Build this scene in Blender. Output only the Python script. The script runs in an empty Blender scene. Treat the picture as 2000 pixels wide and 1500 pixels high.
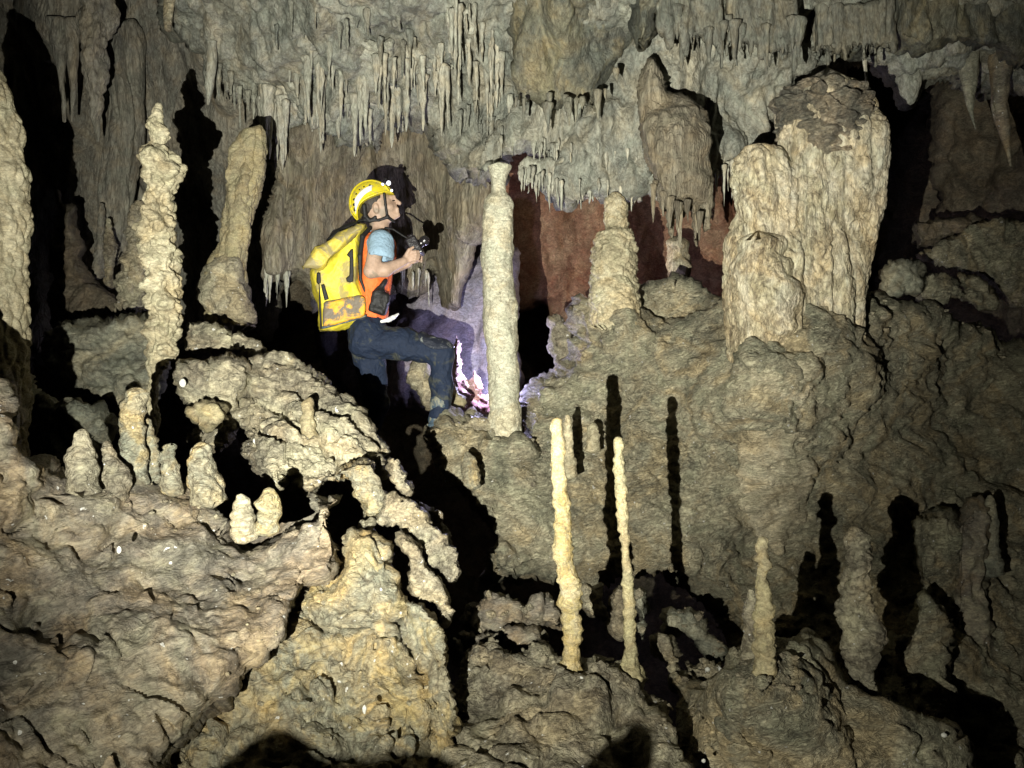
import bpy, math, random
import numpy as np
from mathutils import Vector, Matrix
random.seed(7)
RNG = np.random.RandomState(11)
COL = bpy.context.scene.collection
F = 1700.0                       # focal length in photograph pixels (2000 x 1500)

def P(px, py, D):
    """world point that lies D metres in front of the camera plane, seen at photo pixel px,py"""
    px = np.asarray(px, float); py = np.asarray(py, float); D = np.asarray(D, float)
    return np.stack(np.broadcast_arrays((px-1000.)/F*D, D, (750.-py)/F*D), -1)

# ------------------------------------------------------------------ noise
def _hash(ix, iy, iz, seed):
    h = (ix.astype(np.uint32)*np.uint32(374761393) ^ iy.astype(np.uint32)*np.uint32(668265263)
         ^ iz.astype(np.uint32)*np.uint32(2147483647) ^ np.uint32((seed*974634777) & 0xffffffff))
    h = (h ^ (h >> np.uint32(13)))*np.uint32(1274126177)
    h = (h ^ (h >> np.uint32(16)))*np.uint32(2246822519)
    return h ^ (h >> np.uint32(15))

def perlin(p, seed=0):
    i = np.floor(p).astype(np.int64); f = (p-i).astype(np.float32)
    u = f*f*f*(f*(f*6-15)+10)
    out = np.zeros(len(p), np.float32)
    for dx in (0, 1):
        wx = u[:, 0] if dx else 1-u[:, 0]
        for dy in (0, 1):
            wy = u[:, 1] if dy else 1-u[:, 1]
            for dz in (0, 1):
                wz = u[:, 2] if dz else 1-u[:, 2]
                h = _hash(i[:, 0]+dx, i[:, 1]+dy, i[:, 2]+dz, seed)
                gx = (h & np.uint32(1023)).astype(np.float32)/511.5-1
                gy = ((h >> np.uint32(10)) & np.uint32(1023)).astype(np.float32)/511.5-1
                gz = ((h >> np.uint32(20)) & np.uint32(1023)).astype(np.float32)/511.5-1
                out += wx*wy*wz*(gx*(f[:, 0]-dx)+gy*(f[:, 1]-dy)+gz*(f[:, 2]-dz))
    return out*1.25

def worley(p, seed=0):
    i = np.floor(p).astype(np.int64); f = (p-i).astype(np.float32)
    f1 = np.full(len(p), 9., np.float32); f2 = f1.copy()
    for dx in (-1, 0, 1):
        for dy in (-1, 0, 1):
            for dz in (-1, 0, 1):
                h = _hash(i[:, 0]+dx, i[:, 1]+dy, i[:, 2]+dz, seed)
                ax = (h & np.uint32(1023)).astype(np.float32)/1023+dx-f[:, 0]
                ay = ((h >> np.uint32(10)) & np.uint32(1023)).astype(np.float32)/1023+dy-f[:, 1]
                az = ((h >> np.uint32(20)) & np.uint32(1023)).astype(np.float32)/1023+dz-f[:, 2]
                d = ax*ax+ay*ay+az*az
                lo = np.minimum(f1, d); f2 = np.minimum(f2, np.maximum(f1, d)); f1 = lo
    return np.sqrt(f1), np.sqrt(f2)

def layer(p, kind, freq, amp, st=1.0, seed=0):
    """st < 1 stretches the pattern vertically (flutes), st > 1 squeezes it (rings)"""
    q = p*np.array([freq, freq, freq*st])
    w = np.stack([perlin(q*.6+17.3, seed+5), perlin(q*.6+41.7, seed+6), perlin(q*.6+7.7, seed+7)], -1)
    q = q+.55*w
    if kind == 'n': return amp*perlin(q, seed)
    if kind == 'f':
        return amp*(perlin(q, seed)+.5*perlin(q*2.1, seed+1)+.25*perlin(q*4.3, seed+2))
    if kind == 'b': return amp*(np.abs(perlin(q, seed))*2-.5)
    if kind == 'r': return -amp*(np.abs(perlin(q, seed))*2-.5)
    if kind == 'w':
        a, b = worley(q, seed); return amp*(.6-a)
    if kind == 'c':                                   # blocks with cracks between them
        a, b = worley(q, seed); return amp*(np.minimum((b-a)*2.6, 1)-.7)
    if kind == 't':                                   # overlapping plates
        a, b = worley(q, seed)
        return amp*(np.minimum((b-a)*5., 1)-.6)*(.4+np.clip(perlin(q*.5+3, seed+9)+.5, 0, 1))

def normals(V, Q):
    a, b, c, d = (V[Q[:, k]] for k in range(4))
    n = np.cross(c-a, d-b)
    N = np.zeros_like(V)
    for k in range(4):
        for ax in range(3):
            N[:, ax] += np.bincount(Q[:, k], n[:, ax], len(V))
    return N/(np.linalg.norm(N, axis=1)[:, None]+1e-12)

def displace(V, Q, layers, seed, V0=None):
    N = normals(V if V0 is None else V0, Q)
    for (kind, freq, amp, st) in layers:
        h = layer(V, kind, freq, amp, st, seed); h -= h.mean()
        V = V+N*h[:, None]; seed += 13
    return V

def mesh_np(name, V, Q, mat=None, smooth=True):
    me = bpy.data.meshes.new(name)
    tri = Q[:, 2] == Q[:, 3]; Q4 = Q[~tri]; Q3 = Q[tri][:, :3]; nf = len(Q)
    me.vertices.add(len(V)); me.vertices.foreach_set('co', np.ascontiguousarray(V, np.float32).ravel())
    L = np.concatenate([Q4.ravel(), Q3.ravel()]).astype(np.int32)
    me.loops.add(len(L)); me.loops.foreach_set('vertex_index', L)
    st = np.concatenate([np.arange(len(Q4))*4, len(Q4)*4+np.arange(len(Q3))*3]).astype(np.int32)
    me.polygons.add(nf); me.polygons.foreach_set('loop_start', st)
    me.update(calc_edges=True); me.validate()
    me.polygons.foreach_set('use_smooth', np.full(len(me.polygons), smooth))
    if mat: me.materials.append(mat)
    me.update()
    return me

def link(name, V, Q, mat, parent=None, base=None, smooth=True):
    """one mesh object, its origin at the middle of its base"""
    if parent is not None: base = np.array(parent.matrix_world.translation) if base is None else base
    if base is None:
        zc = V[:, 2].min(); base = np.array([V[:, 0].mean(), V[:, 1].mean(), zc])
    base = np.asarray(base, float)
    o = bpy.data.objects.new(name, mesh_np(name, V-base, Q, mat, smooth)); COL.objects.link(o)
    if parent is not None:
        o.parent = parent; o.location = Vector(base)-parent.matrix_world.translation
        o.matrix_world = Matrix.Translation(Vector(base))
    else:
        o.location = base; o.matrix_world = Matrix.Translation(Vector(base))
    return o

def tag(o, label=None, cat=None, group=None, kind=None):
    if label: o['label'] = label
    if cat: o['category'] = cat
    if group: o['group'] = group
    if kind: o['kind'] = kind
    return o

def empty(name, loc):
    o = bpy.data.objects.new(name, None); COL.objects.link(o); o.empty_display_size = .1
    o.location = loc; o.matrix_world = Matrix.Translation(Vector(loc)); return o

# ------------------------------------------------------------------ shapes
def tps(pts):
    """smooth depth through a few (px, py, depth) soundings"""
    A = np.array(pts, float)
    if len(A) == 1: return lambda x, y: np.full(np.shape(x), A[0, 2])
    X = A[:, :2]/500.
    if len(A) < 4:
        def g(x, y):
            d = (np.asarray(x)[..., None]/500.-X[:, 0])**2+(np.asarray(y)[..., None]/500.-X[:, 1])**2+.02
            w = 1/d; return (w*A[:, 2]).sum(-1)/w.sum(-1)
        return g
    r = np.linalg.norm(X[:, None]-X[None], axis=2)
    n = len(A); M = np.zeros((n+3, n+3)); M[:n, :n] = r+np.eye(n)*.02
    M[:n, n] = M[n, :n] = 1; M[:n, n+1:] = X; M[n+1:, :n] = X.T
    w = np.linalg.solve(M, np.concatenate([A[:, 2], [0, 0, 0]]))
    lo, hi = A[:, 2].min()-.3, A[:, 2].max()+.3
    def g(x, y):
        x = np.asarray(x, float)/500.; y = np.asarray(y, float)/500.
        o = w[n]+w[n+1]*x+w[n+2]*y
        for k in range(n): o = o+w[k]*np.sqrt((x-X[k, 0])**2+(y-X[k, 1])**2)
        return np.clip(o, lo, hi)
    return g

def rough_outline(poly, step=9., amp=3., seed=0, smooth=True):
    A = np.array(poly, float); out = []
    n = len(A)
    for i in range(n):
        p0, p1, p2, p3 = A[i-1], A[i], A[(i+1) % n], A[(i+2) % n]
        k = max(1, int(np.hypot(*(p2-p1))/step))
        for j in range(k):
            t = j/k
            lin = p1+(p2-p1)*t
            if smooth:
                cr = .5*((2*p1)+(-p0+p2)*t+(2*p0-5*p1+4*p2-p3)*t*t+(-p0+3*p1-3*p2+p3)*t**3)
                lin = .5*lin+.5*cr
            out.append(lin)
    B = np.array(out)
    if amp:
        q = np.c_[B/38., np.full(len(B), seed*3.7)]
        B[:, 0] += amp*(perlin(q, seed)+.6*perlin(q*2.7, seed+3))*1.6
        B[:, 1] += amp*(perlin(q, seed+1)+.6*perlin(q*2.7, seed+4))*1.6
    return B

def poly_mask(x, y, B):
    ins = np.zeros(x.shape, bool); n = len(B)
    for i in range(n):
        x1, y1 = B[i]; x2, y2 = B[(i+1) % n]
        if y1 == y2: continue
        c = ((y1 > y) != (y2 > y)) & (x < (x2-x1)*(y-y1)/(y2-y1)+x1)
        ins ^= c
    return ins

def poly_dist(x, y, B):
    best = np.full(x.shape, 1e18); nx = np.zeros(x.shape); ny = np.zeros(x.shape)
    for i in range(len(B)):
        a = B[i]; b = B[(i+1) % len(B)]; d = b-a; L = d@d
        if L < 1e-9: continue
        t = np.clip(((x-a[0])*d[0]+(y-a[1])*d[1])/L, 0, 1)
        qx = a[0]+t*d[0]; qy = a[1]+t*d[1]; e = (x-qx)**2+(y-qy)**2
        m = e < best; best = np.where(m, e, best); nx = np.where(m, qx, nx); ny = np.where(m, qy, ny)
    return np.sqrt(best), nx, ny

def solid(poly, depth, T=.2, R=40., step=4., amp=3., seed=0, extra=None, smooth=True, pw=2.):
    """a closed rounded body whose outline, seen from the front, is poly; depth = soundings of its near side"""
    B = rough_outline(poly, max(5., step*1.6), amp, seed, smooth)
    x0, y0 = B.min(0)-step*1.5; x1, y1 = B.max(0)+step*1.5
    gx, gy = np.meshgrid(np.arange(x0, x1+step, step), np.arange(y0, y1+step, step))
    ins = poly_mask(gx, gy, B)
    dil = ins.copy()
    for a in (-1, 0, 1):
        for b in (-1, 0, 1):
            dil |= np.roll(np.roll(ins, a, 0), b, 1)
    d, qx, qy = poly_dist(gx, gy, B)
    snap = dil & ~ins
    px = np.where(snap, qx, gx); py = np.where(snap, qy, gy); d = np.where(snap, 0, d)
    fn = depth if callable(depth) else tps(depth)
    t = np.minimum(d/R, 1)
    prof = 1-(1-(1-t)**pw)**(1./pw)
    base = fn(px, py)
    front = base+T*prof; back = base+2*T-T*prof; ex = 0
    if extra is not None: ex = extra(px, py)*np.minimum(t*1.5, 1)
    idf = np.full(gx.shape, -1); idf[dil] = np.arange(dil.sum()); nfr = int(dil.sum())
    idb = idf.copy(); idb[ins] = nfr+np.arange(ins.sum())
    V = np.concatenate([P(px[dil], py[dil], front[dil]), P(px[ins], py[ins], back[ins])]); solid.V0 = V
    if extra is not None:
        f2 = front+ex; V = np.concatenate([P(px[dil], py[dil], f2[dil]), P(px[ins], py[ins], back[ins])])
    c = ins[:-1, :-1] | ins[1:, :-1] | ins[:-1, 1:] | ins[1:, 1:]
    def quads(I): return np.stack([I[:-1, :-1][c], I[1:, :-1][c], I[1:, 1:][c], I[:-1, 1:][c]], 1)
    Q = np.concatenate([quads(idf), quads(idb)[:, ::-1]])
    return V, Q

def spire_np(prof, D, seg=40, h=.008, lean=0., sq=1.0, yaw=None):
    """upright rounded body from a profile of rows (py, left px, right px)"""
    A = np.array(prof, float); A = A[np.argsort(A[:, 0])]
    n = max(6, int((A[-1, 0]-A[0, 0])/F*np.mean(D)/h))
    ys = np.linspace(A[0, 0], A[-1, 0], n)
    xl = np.interp(ys, A[:, 0], A[:, 1]); xr = np.interp(ys, A[:, 0], A[:, 2])
    t = (ys-ys[0])/(ys[-1]-ys[0]); Dd = D+lean*t
    C = P((xl+xr)/2, ys, Dd); r = (xr-xl)/2/F*Dd
    a = np.arange(seg)/seg*2*math.pi
    V = C[:, None, :]+np.stack([np.cos(a)[None]*r[:, None], np.sin(a)[None]*r[:, None]*sq, np.zeros((n, seg))], -1)
    V = V.reshape(-1, 3)
    i = np.arange(n-1)[:, None]*seg; j = np.arange(seg)[None]; k = (j+1) % seg
    Q = np.stack([i+j, i+seg+j, i+seg+k, i+k], -1).reshape(-1, 4)
    top = len(V); V = np.vstack([V, C[0]+[0, 0, r[0]*.5], C[-1]-[0, 0, r[-1]*.5]])
    jj = np.arange(seg); kk = (jj+1) % seg
    Q = np.vstack([Q, np.stack([np.full(seg, top), jj, kk, kk], 1), np.stack([np.full(seg, top+1), (n-1)*seg+kk, (n-1)*seg+jj, (n-1)*seg+jj], 1)])
    return V, Q

def rock(name, poly, depth, mat, T=.2, R=40., step=4., amp=3., disp=(), seed=1, extra=None,
         label=None, cat=None, group=None, kind=None, parent=None, pw=2., sharp=False):
    V, Q = solid(poly, depth, T, R, step, amp, seed, extra, smooth=not sharp, pw=pw)
    V = displace(V, Q, disp, seed, solid.V0)
    return tag(link(name, V, Q, mat, parent), label, cat, group, kind)

def spire(name, prof, D, mat, disp=(), seed=1, h=.008, lean=0., sq=1., label=None, cat=None, group=None, parent=None, kind=None):
    A = np.array(prof, float); rmax = (A[:, 2]-A[:, 1]).max()/2/F*D
    seg = int(np.clip(2*math.pi*rmax/h, 10, 260))
    V, Q = spire_np(prof, D, seg, h, lean, sq)
    c = V.reshape(-1, 3); A0 = A[np.argsort(A[:, 0])]; py = 750-F*V[:, 2]/V[:, 1]
    hw = np.interp(py, A0[:, 0], (A0[:, 2]-A0[:, 1])/2)/((A[:, 2]-A[:, 1]).max()/2)
    V = V+(displace(V, Q, disp, seed)-V)*np.clip(hw*1.5, .2, 1)[:, None]
    return tag(link(name, V, Q, mat, parent), label, cat, group, kind)

# ------------------------------------------------------------------ sdf figures
def sdist(a, b): return np.linalg.norm(a-b, axis=-1)
def cone(p, a, b, ra, rb):
    a = np.array(a, np.float32); b = np.array(b, np.float32); ab = b-a
    t = np.clip(((p-a)@ab)/(ab@ab), 0, 1)
    return np.linalg.norm(p-a-t[..., None]*ab, axis=-1)-(ra+(rb-ra)*t)
def ell(p, c, r, M=None):
    q = p-np.array(c, np.float32)
    if M is not None: q = q@M
    r = np.array(r, np.float32); k0 = np.linalg.norm(q/r, axis=-1); k1 = np.linalg.norm(q/(r*r), axis=-1)+1e-6
    return k0*(k0-1)/k1
def rbox(p, c, s, rd, M=None):
    q = p-np.array(c, np.float32)
    if M is not None: q = q@M
    q = np.abs(q)-(np.array(s, np.float32)-rd)
    return np.linalg.norm(np.maximum(q, 0), axis=-1)+np.minimum(q.max(-1), 0)-rd
def smin(a, b, k=.02):
    h = np.maximum(k-np.abs(a-b), 0)/k
    return np.minimum(a, b)-h*h*k*.25
def roty(deg):                                  # columns = local axes, rotation in the x-z plane
    c, s = math.cos(math.radians(deg)), math.sin(math.radians(deg))
    return np.array([[c, 0, -s], [0, 1, 0], [s, 0, c]], np.float32)

def surfnets(f, lo, hi, h):
    lo = np.array(lo, float); hi = np.array(hi, float); n = np.ceil((hi-lo)/h).astype(int)+1
    ax = [lo[k]+np.arange(n[k])*h for k in range(3)]
    v = np.empty(n, np.float32)
    for i in range(0, n[0], 16):
        g = np.stack(np.meshgrid(ax[0][i:i+16], ax[1], ax[2], indexing='ij'), -1).astype(np.float32)
        v[i:i+16] = f(g.reshape(-1, 3)).reshape(g.shape[:3])
    s = v < 0
    nc = n-1; cnt = np.zeros(nc, np.float32); acc = np.zeros((*nc, 3), np.float32)
    corners = [(a, b, c) for a in (0, 1) for b in (0, 1) for c in (0, 1)]
    def sub(A, o): return A[o[0]:o[0]+nc[0], o[1]:o[1]+nc[1], o[2]:o[2]+nc[2]]
    for o in corners:
        for k in range(3):
            if o[k]: continue
            o2 = list(o); o2[k] = 1
            a = sub(v, o); b = sub(v, o2); m = (a < 0) != (b < 0)
            t = np.where(m, a/np.where(m, a-b, 1), 0)
            cnt += m
            for q in range(3):
                acc[..., q] += m*(o[q]+(t if q == k else 0))
    act = cnt > 0; idx = np.full(nc, -1); idx[act] = np.arange(act.sum())
    I = np.argwhere(act)
    V = lo+(I+acc[act]/cnt[act][:, None])*h
    quads = []
    for k in range(3):
        u, w = (k+1) % 3, (k+2) % 3
        a = [slice(1, n[q]-1) for q in range(3)]; b = list(a); a[k] = slice(0, n[k]-1); b[k] = slice(1, n[k])
        A = s[tuple(a)]; Bq = s[tuple(b)]; m = A != Bq
        J = np.argwhere(m); J = J+np.array([0 if q == k else 1 for q in range(3)])
        fl = A[m]
        def cell(du, dw):
            K = J.copy(); K[:, u] -= du; K[:, w] -= dw; return idx[K[:, 0], K[:, 1], K[:, 2]]
        q4 = np.stack([cell(1, 1), cell(0, 1), cell(0, 0), cell(1, 0)], 1)
        q4[~fl] = q4[~fl][:, ::-1]
        quads.append(q4)
    Q = np.concatenate(quads); Q = Q[(Q >= 0).all(1)]
    return V, Q

# ------------------------------------------------------------------ materials
def ramp(nt, fac, stops):
    r = nt.nodes.new('ShaderNodeValToRGB'); cr = r.color_ramp
    while len(cr.elements) < len(stops): cr.elements.new(.5)
    for e, (p, c) in zip(cr.elements, stops): e.position = p; e.color = (*c, 1) if len(c) == 3 else c
    nt.links.new(fac, r.inputs[0]); return r.outputs[0]
def mixc(nt, fac, a, b, mode='MIX'):
    m = nt.nodes.new('ShaderNodeMix'); m.data_type = 'RGBA'; m.blend_type = mode
    if isinstance(fac, (int, float)): m.inputs[0].default_value = fac
    else: nt.links.new(fac, m.inputs[0])
    for k, v in ((6, a), (7, b)):
        if isinstance(v, tuple): m.inputs[k].default_value = (*v, 1)
        else: nt.links.new(v, m.inputs[k])
    return m.outputs[2]
def math_(nt, op, a, b=None):
    m = nt.nodes.new('ShaderNodeMath'); m.operation = op
    for k, v in ((0, a), (1, b)):
        if v is None: continue
        if isinstance(v, (int, float)): m.inputs[k].default_value = v
        else: nt.links.new(v, m.inputs[k])
    return m.outputs[0]
def noise_(nt, vec, scale, detail=6, rough=.6, dist=0.):
    n = nt.nodes.new('ShaderNodeTexNoise'); n.inputs['Scale'].default_value = scale
    n.inputs['Detail'].default_value = detail; n.inputs['Roughness'].default_value = rough
    n.inputs['Distortion'].default_value = dist; nt.links.new(vec, n.inputs['Vector']); return n.outputs[0]
def newmat(name):
    m = bpy.data.materials.new(name); m.use_nodes = True; nt = m.node_tree
    return m, nt, nt.nodes['Principled BSDF']

def rockmat(name, a, b, c, dirt=(.05, .04, .028), stretch=1., dirt_amt=.55, bump=.5, rough=.62, scale=1., cracks=.5, specks=.0, tilt=0., spec=.35, wrinkle=.6, hue=.3):
    m, nt, bs = newmat(name)
    g = nt.nodes.new('ShaderNodeNewGeometry')
    mp = nt.nodes.new('ShaderNodeMapping'); mp.inputs['Scale'].default_value = (1, 1, stretch)
    mp.inputs['Rotation'].default_value = (0, tilt, 0)
    nt.links.new(g.outputs['Position'], mp.inputs[0]); v = mp.outputs[0]
    n1 = noise_(nt, v, 1.7*scale, 7, .6, .8)
    n2 = noise_(nt, v, 5.5*scale, 8, .65, 1.2)
    n3 = noise_(nt, v, 19*scale, 6, .7, 1.6)
    n4 = noise_(nt, v, 60*scale, 5, .7, .5)
    col = ramp(nt, n1, [(.40, a), (.5, b), (.60, c)])
    c2 = ramp(nt, n2, [(.40, c), (.5, b), (.60, a)])
    col = mixc(nt, .5, col, c2)
    nh = noise_(nt, g.outputs['Position'], 2.3*scale, 5, .55, 2.)
    col = mixc(nt, hue, col, mixc(nt, 1., col, ramp(nt, nh, [(.38, (.80, .92, .90)), (.5, (1., 1., 1.)), (.62, (1.22, 1.0, .72))]), 'MULTIPLY'))
    dfac = ramp(nt, n3, [(.40, (1, 1, 1)), (.52, (0, 0, 0))])
    big = ramp(nt, n1, [(.42, (1, 1, 1)), (.58, (.25, .25, .25))])
    dm = mixc(nt, 1., dfac, big, 'MULTIPLY')
    col = mixc(nt, math_(nt, 'MULTIPLY', dm, dirt_amt), col, dirt)
    fine = ramp(nt, n4, [(.30, (.58, .58, .58)), (.5, (1., 1., 1.)), (.70, (1.3, 1.28, 1.24))])
    col = mixc(nt, .8, col, mixc(nt, 1., col, fine, 'MULTIPLY'))
    # thin dark crack lines
    wv = nt.nodes.new('ShaderNodeVectorMath'); wv.operation = 'ADD'
    nn = nt.nodes.new('ShaderNodeTexNoise'); nn.inputs['Scale'].default_value = 6*scale; nn.inputs['Detail'].default_value = 4
    nt.links.new(v, nn.inputs['Vector'])
    sc = nt.nodes.new('ShaderNodeVectorMath'); sc.operation = 'SCALE'; sc.inputs['Scale'].default_value = .22/scale
    nt.links.new(nn.outputs['Color'], sc.inputs[0]); nt.links.new(v, wv.inputs[0]); nt.links.new(sc.outputs[0], wv.inputs[1])
    vo = nt.nodes.new('ShaderNodeTexVoronoi'); vo.feature = 'DISTANCE_TO_EDGE'; vo.inputs['Scale'].default_value = 13*scale
    nt.links.new(wv.outputs[0], vo.inputs['Vector'])
    vfac = ramp(nt, vo.outputs['Distance'], [(.0, (1, 1, 1)), (.045, (0, 0, 0))])
    vfac = mixc(nt, 1., vfac, ramp(nt, n2, [(.42, (0, 0, 0)), (.56, (1, 1, 1))]), 'MULTIPLY')
    col = mixc(nt, math_(nt, 'MULTIPLY', vfac, cracks), col, tuple(x*.5 for x in dirt))
    mw = nt.nodes.new('ShaderNodeMapping'); mw.inputs['Scale'].default_value = (1, 1, 1.9 if stretch >= 1 else 1.)
    nt.links.new(v, mw.inputs[0]); mv = mw.outputs[0]
    def wr(s, d): return math_(nt, 'ABSOLUTE', math_(nt, 'SUBTRACT', noise_(nt, mv, s*scale, 5, .6, d), .5))
    w1 = wr(7, 1.6); w2 = wr(17, 1.2)
    col = mixc(nt, wrinkle, col, mixc(nt, 1., mixc(nt, 1., col, ramp(nt, w1, [(0, (.40, .36, .32)), (.022, (.86, .85, .84)), (.10, (1.12, 1.12, 1.10))]), 'MULTIPLY'), ramp(nt, w2, [(0, (.55, .52, .48)), (.03, (.95,)*3), (.12, (1.1,)*3)]), 'MULTIPLY'))  # creases painted darker and ridges lighter, in place of weak bump shading
    if specks:
        sp = ramp(nt, noise_(nt, g.outputs['Position'], 34, 2, .5), [(.72, (0, 0, 0)), (.735, (specks,)*3)])
        col = mixc(nt, sp, col, (.8, .8, .74))
    nt.links.new(col, bs.inputs['Base Color'])
    rg = ramp(nt, n2, [(.35, (rough-.22,)*3), (.6, (rough+.15,)*3)])
    nt.links.new(rg, bs.inputs['Roughness']); bs.inputs['Specular IOR Level'].default_value = spec
    h = math_(nt, 'ADD', math_(nt, 'MULTIPLY', n3, 1.0), math_(nt, 'MULTIPLY', n4, .38))
    h = math_(nt, 'ADD', h, math_(nt, 'MULTIPLY', math_(nt, 'MINIMUM', w1, .06), 5.)); h = math_(nt, 'ADD', h, math_(nt, 'MULTIPLY', math_(nt, 'MINIMUM', w2, .05), 3.))
    h = math_(nt, 'SUBTRACT', h, math_(nt, 'MULTIPLY', vfac, .35*cracks))
    b1 = nt.nodes.new('ShaderNodeBump'); b1.inputs['Strength'].default_value = bump; b1.inputs['Distance'].default_value = .05
    nt.links.new(h, b1.inputs['Height']); nt.links.new(b1.outputs[0], bs.inputs['Normal'])
    return m

def plain(name, col, rough=.7, mud=None, mud_amt=.0, scale=12., bump=.15, spec=.4, metal=0., wrinkle=0.):
    m, nt, bs = newmat(name)
    g = nt.nodes.new('ShaderNodeNewGeometry'); v = g.outputs['Position']
    n = noise_(nt, v, scale, 6, .65, .6); n2 = noise_(nt, v, scale*5, 4, .6)
    c = mixc(nt, .7, col, mixc(nt, 1., col, ramp(nt, n2, [(.3, (.75,)*3), (.7, (1.2,)*3)]), 'MULTIPLY'))
    if mud: c = mixc(nt, ramp(nt, n, [(.62-mud_amt*.3, (0, 0, 0)), (.70-mud_amt*.3, (1, 1, 1))]), c, mud)
    nt.links.new(c, bs.inputs['Base Color']); bs.inputs['Roughness'].default_value = rough
    bs.inputs['Specular IOR Level'].default_value = spec; bs.inputs['Metallic'].default_value = metal
    b1 = nt.nodes.new('ShaderNodeBump'); b1.inputs['Strength'].default_value = bump; b1.inputs['Distance'].default_value = .02
    nt.links.new(n2 if not wrinkle else noise_(nt, v, wrinkle, 3, .5, 1.5), b1.inputs['Height']); nt.links.new(b1.outputs[0], bs.inputs['Normal'])
    return m

M = {}
M['tan']    = rockmat('tan_rock', (.21, .19, .14), (.36, .325, .235), (.55, .50, .34), specks=.8, bump=.6)
M['mound']  = rockmat('brown_mound_rock', (.15, .135, .11), (.275, .24, .185), (.41, .36, .25), dirt=(.10, .095, .075), dirt_amt=.55, bump=.5, cracks=.3, specks=.8, tilt=.5, stretch=1.6, hue=.5)
M['lobe']   = rockmat('ochre_lobe_rock', (.23, .235, .18), (.34, .32, .23), (.56, .42, .18), dirt=(.12, .085, .05), dirt_amt=.5, bump=.6, specks=.8)
M['slope']  = rockmat('flowstone_slope_rock', (.26, .25, .18), (.42, .385, .27), (.57, .52, .36), dirt=(.07, .065, .045), dirt_amt=.6, bump=.75, cracks=.25, tilt=.45, specks=.7, stretch=1.4, hue=.45)
M['grey']   = rockmat('grey_green_rock', (.15, .155, .125), (.27, .27, .205), (.38, .36, .26), dirt=(.07, .07, .05), dirt_amt=.4, bump=.5, cracks=.25)
M['ceil']   = rockmat('ceiling_rock', (.20, .21, .18), (.33, .335, .28), (.42, .405, .32), dirt=(.10, .095, .07), dirt_amt=.4, bump=.5, cracks=.15, stretch=.6)
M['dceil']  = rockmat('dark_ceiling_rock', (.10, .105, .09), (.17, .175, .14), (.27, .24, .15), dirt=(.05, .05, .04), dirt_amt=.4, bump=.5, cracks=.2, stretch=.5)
M['drape']  = rockmat('drapery_rock', (.17, .15, .11), (.29, .255, .18), (.36, .33, .25), dirt=(.09, .07, .045), stretch=.16, dirt_amt=.45, bump=.7, cracks=.1)
M['pale']   = rockmat('pale_calcite', (.36, .32, .21), (.49, .44, .29), (.62, .57, .40), dirt=(.26, .21, .13), dirt_amt=.35, bump=.4, cracks=.5, scale=1.4)
M['yellow'] = rockmat('yellow_calcite', (.25, .215, .13), (.35, .31, .19), (.43, .375, .21), dirt=(.25, .20, .13), dirt_amt=.4, bump=.35, cracks=.25, scale=1.8)
M['amber']  = rockmat('amber_calcite', (.34, .26, .10), (.46, .38, .18), (.50, .45, .30), dirt=(.20, .18, .13), dirt_amt=.6, bump=.4, cracks=.2, scale=2.4)
M['green']  = rockmat('green_grey_calcite', (.46, .45, .34), (.58, .57, .44), (.64, .61, .46), dirt=(.25, .21, .13), dirt_amt=.35, bump=.4, cracks=.6, scale=1.3)
M['pillar'] = rockmat('pillar_calcite', (.40, .33, .20), (.60, .53, .36), (.70, .66, .52), dirt=(.10, .075, .05), dirt_amt=.65, bump=.55, cracks=.6, stretch=.45, scale=1.1)
M['pillar_top'] = rockmat('pillar_top_rock', (.14, .14, .11), (.28, .25, .19), (.50, .42, .30), dirt=(.05, .05, .04), dirt_amt=.7, bump=.8, cracks=.3, rough=.5, spec=.6)
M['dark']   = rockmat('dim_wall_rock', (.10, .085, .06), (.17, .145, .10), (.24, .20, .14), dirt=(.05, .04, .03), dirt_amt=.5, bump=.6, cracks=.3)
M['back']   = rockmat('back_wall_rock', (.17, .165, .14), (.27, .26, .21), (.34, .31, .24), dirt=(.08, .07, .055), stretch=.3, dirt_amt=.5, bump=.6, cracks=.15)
M['red']    = rockmat('red_brown_rock', (.20, .095, .06), (.28, .16, .10), (.36, .24, .15), dirt=(.16, .05, .03), dirt_amt=.5, bump=.5, cracks=.2)
M['mauve']  = rockmat('violet_glow_rock', (.26, .25, .31), (.33, .31, .38), (.40, .36, .40), dirt=(.15, .12, .11), dirt_amt=.4, bump=.4, cracks=.2)  # violet of the torch light put into the wall colour
M['pink']   = rockmat('pink_glow_rock', (.60, .30, .30), (.80, .62, .60), (.85, .80, .80), dirt=(.40, .12, .12), dirt_amt=.6, bump=.5, cracks=.4)  # pink-white backlight put into the rock colour
M['stal']   = rockmat('stalactite_calcite', (.34, .34, .28), (.47, .465, .38), (.57, .555, .45), dirt=(.20, .17, .12), stretch=.25, dirt_amt=.35, bump=.4, cracks=.0, scale=1.6)
M['shaded_stal']  = rockmat('shaded_stalactite_calcite', (.14, .145, .12), (.20, .20, .165), (.27, .25, .18), dirt=(.08, .07, .055), stretch=.25, dirt_amt=.4, bump=.4, cracks=.0, scale=1.6)  # darker copy of the stalactite calcite, shade at the top edge put into its colour
M['apron']  = rockmat('apron_flowstone', (.48, .43, .29), (.66, .59, .41), (.76, .69, .50), dirt=(.10, .085, .055), dirt_amt=.5, bump=.7, cracks=.3, tilt=.35, stretch=2.)
M['white']  = plain('white_calcite', (.56, .56, .50), .35, bump=.5)
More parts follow.
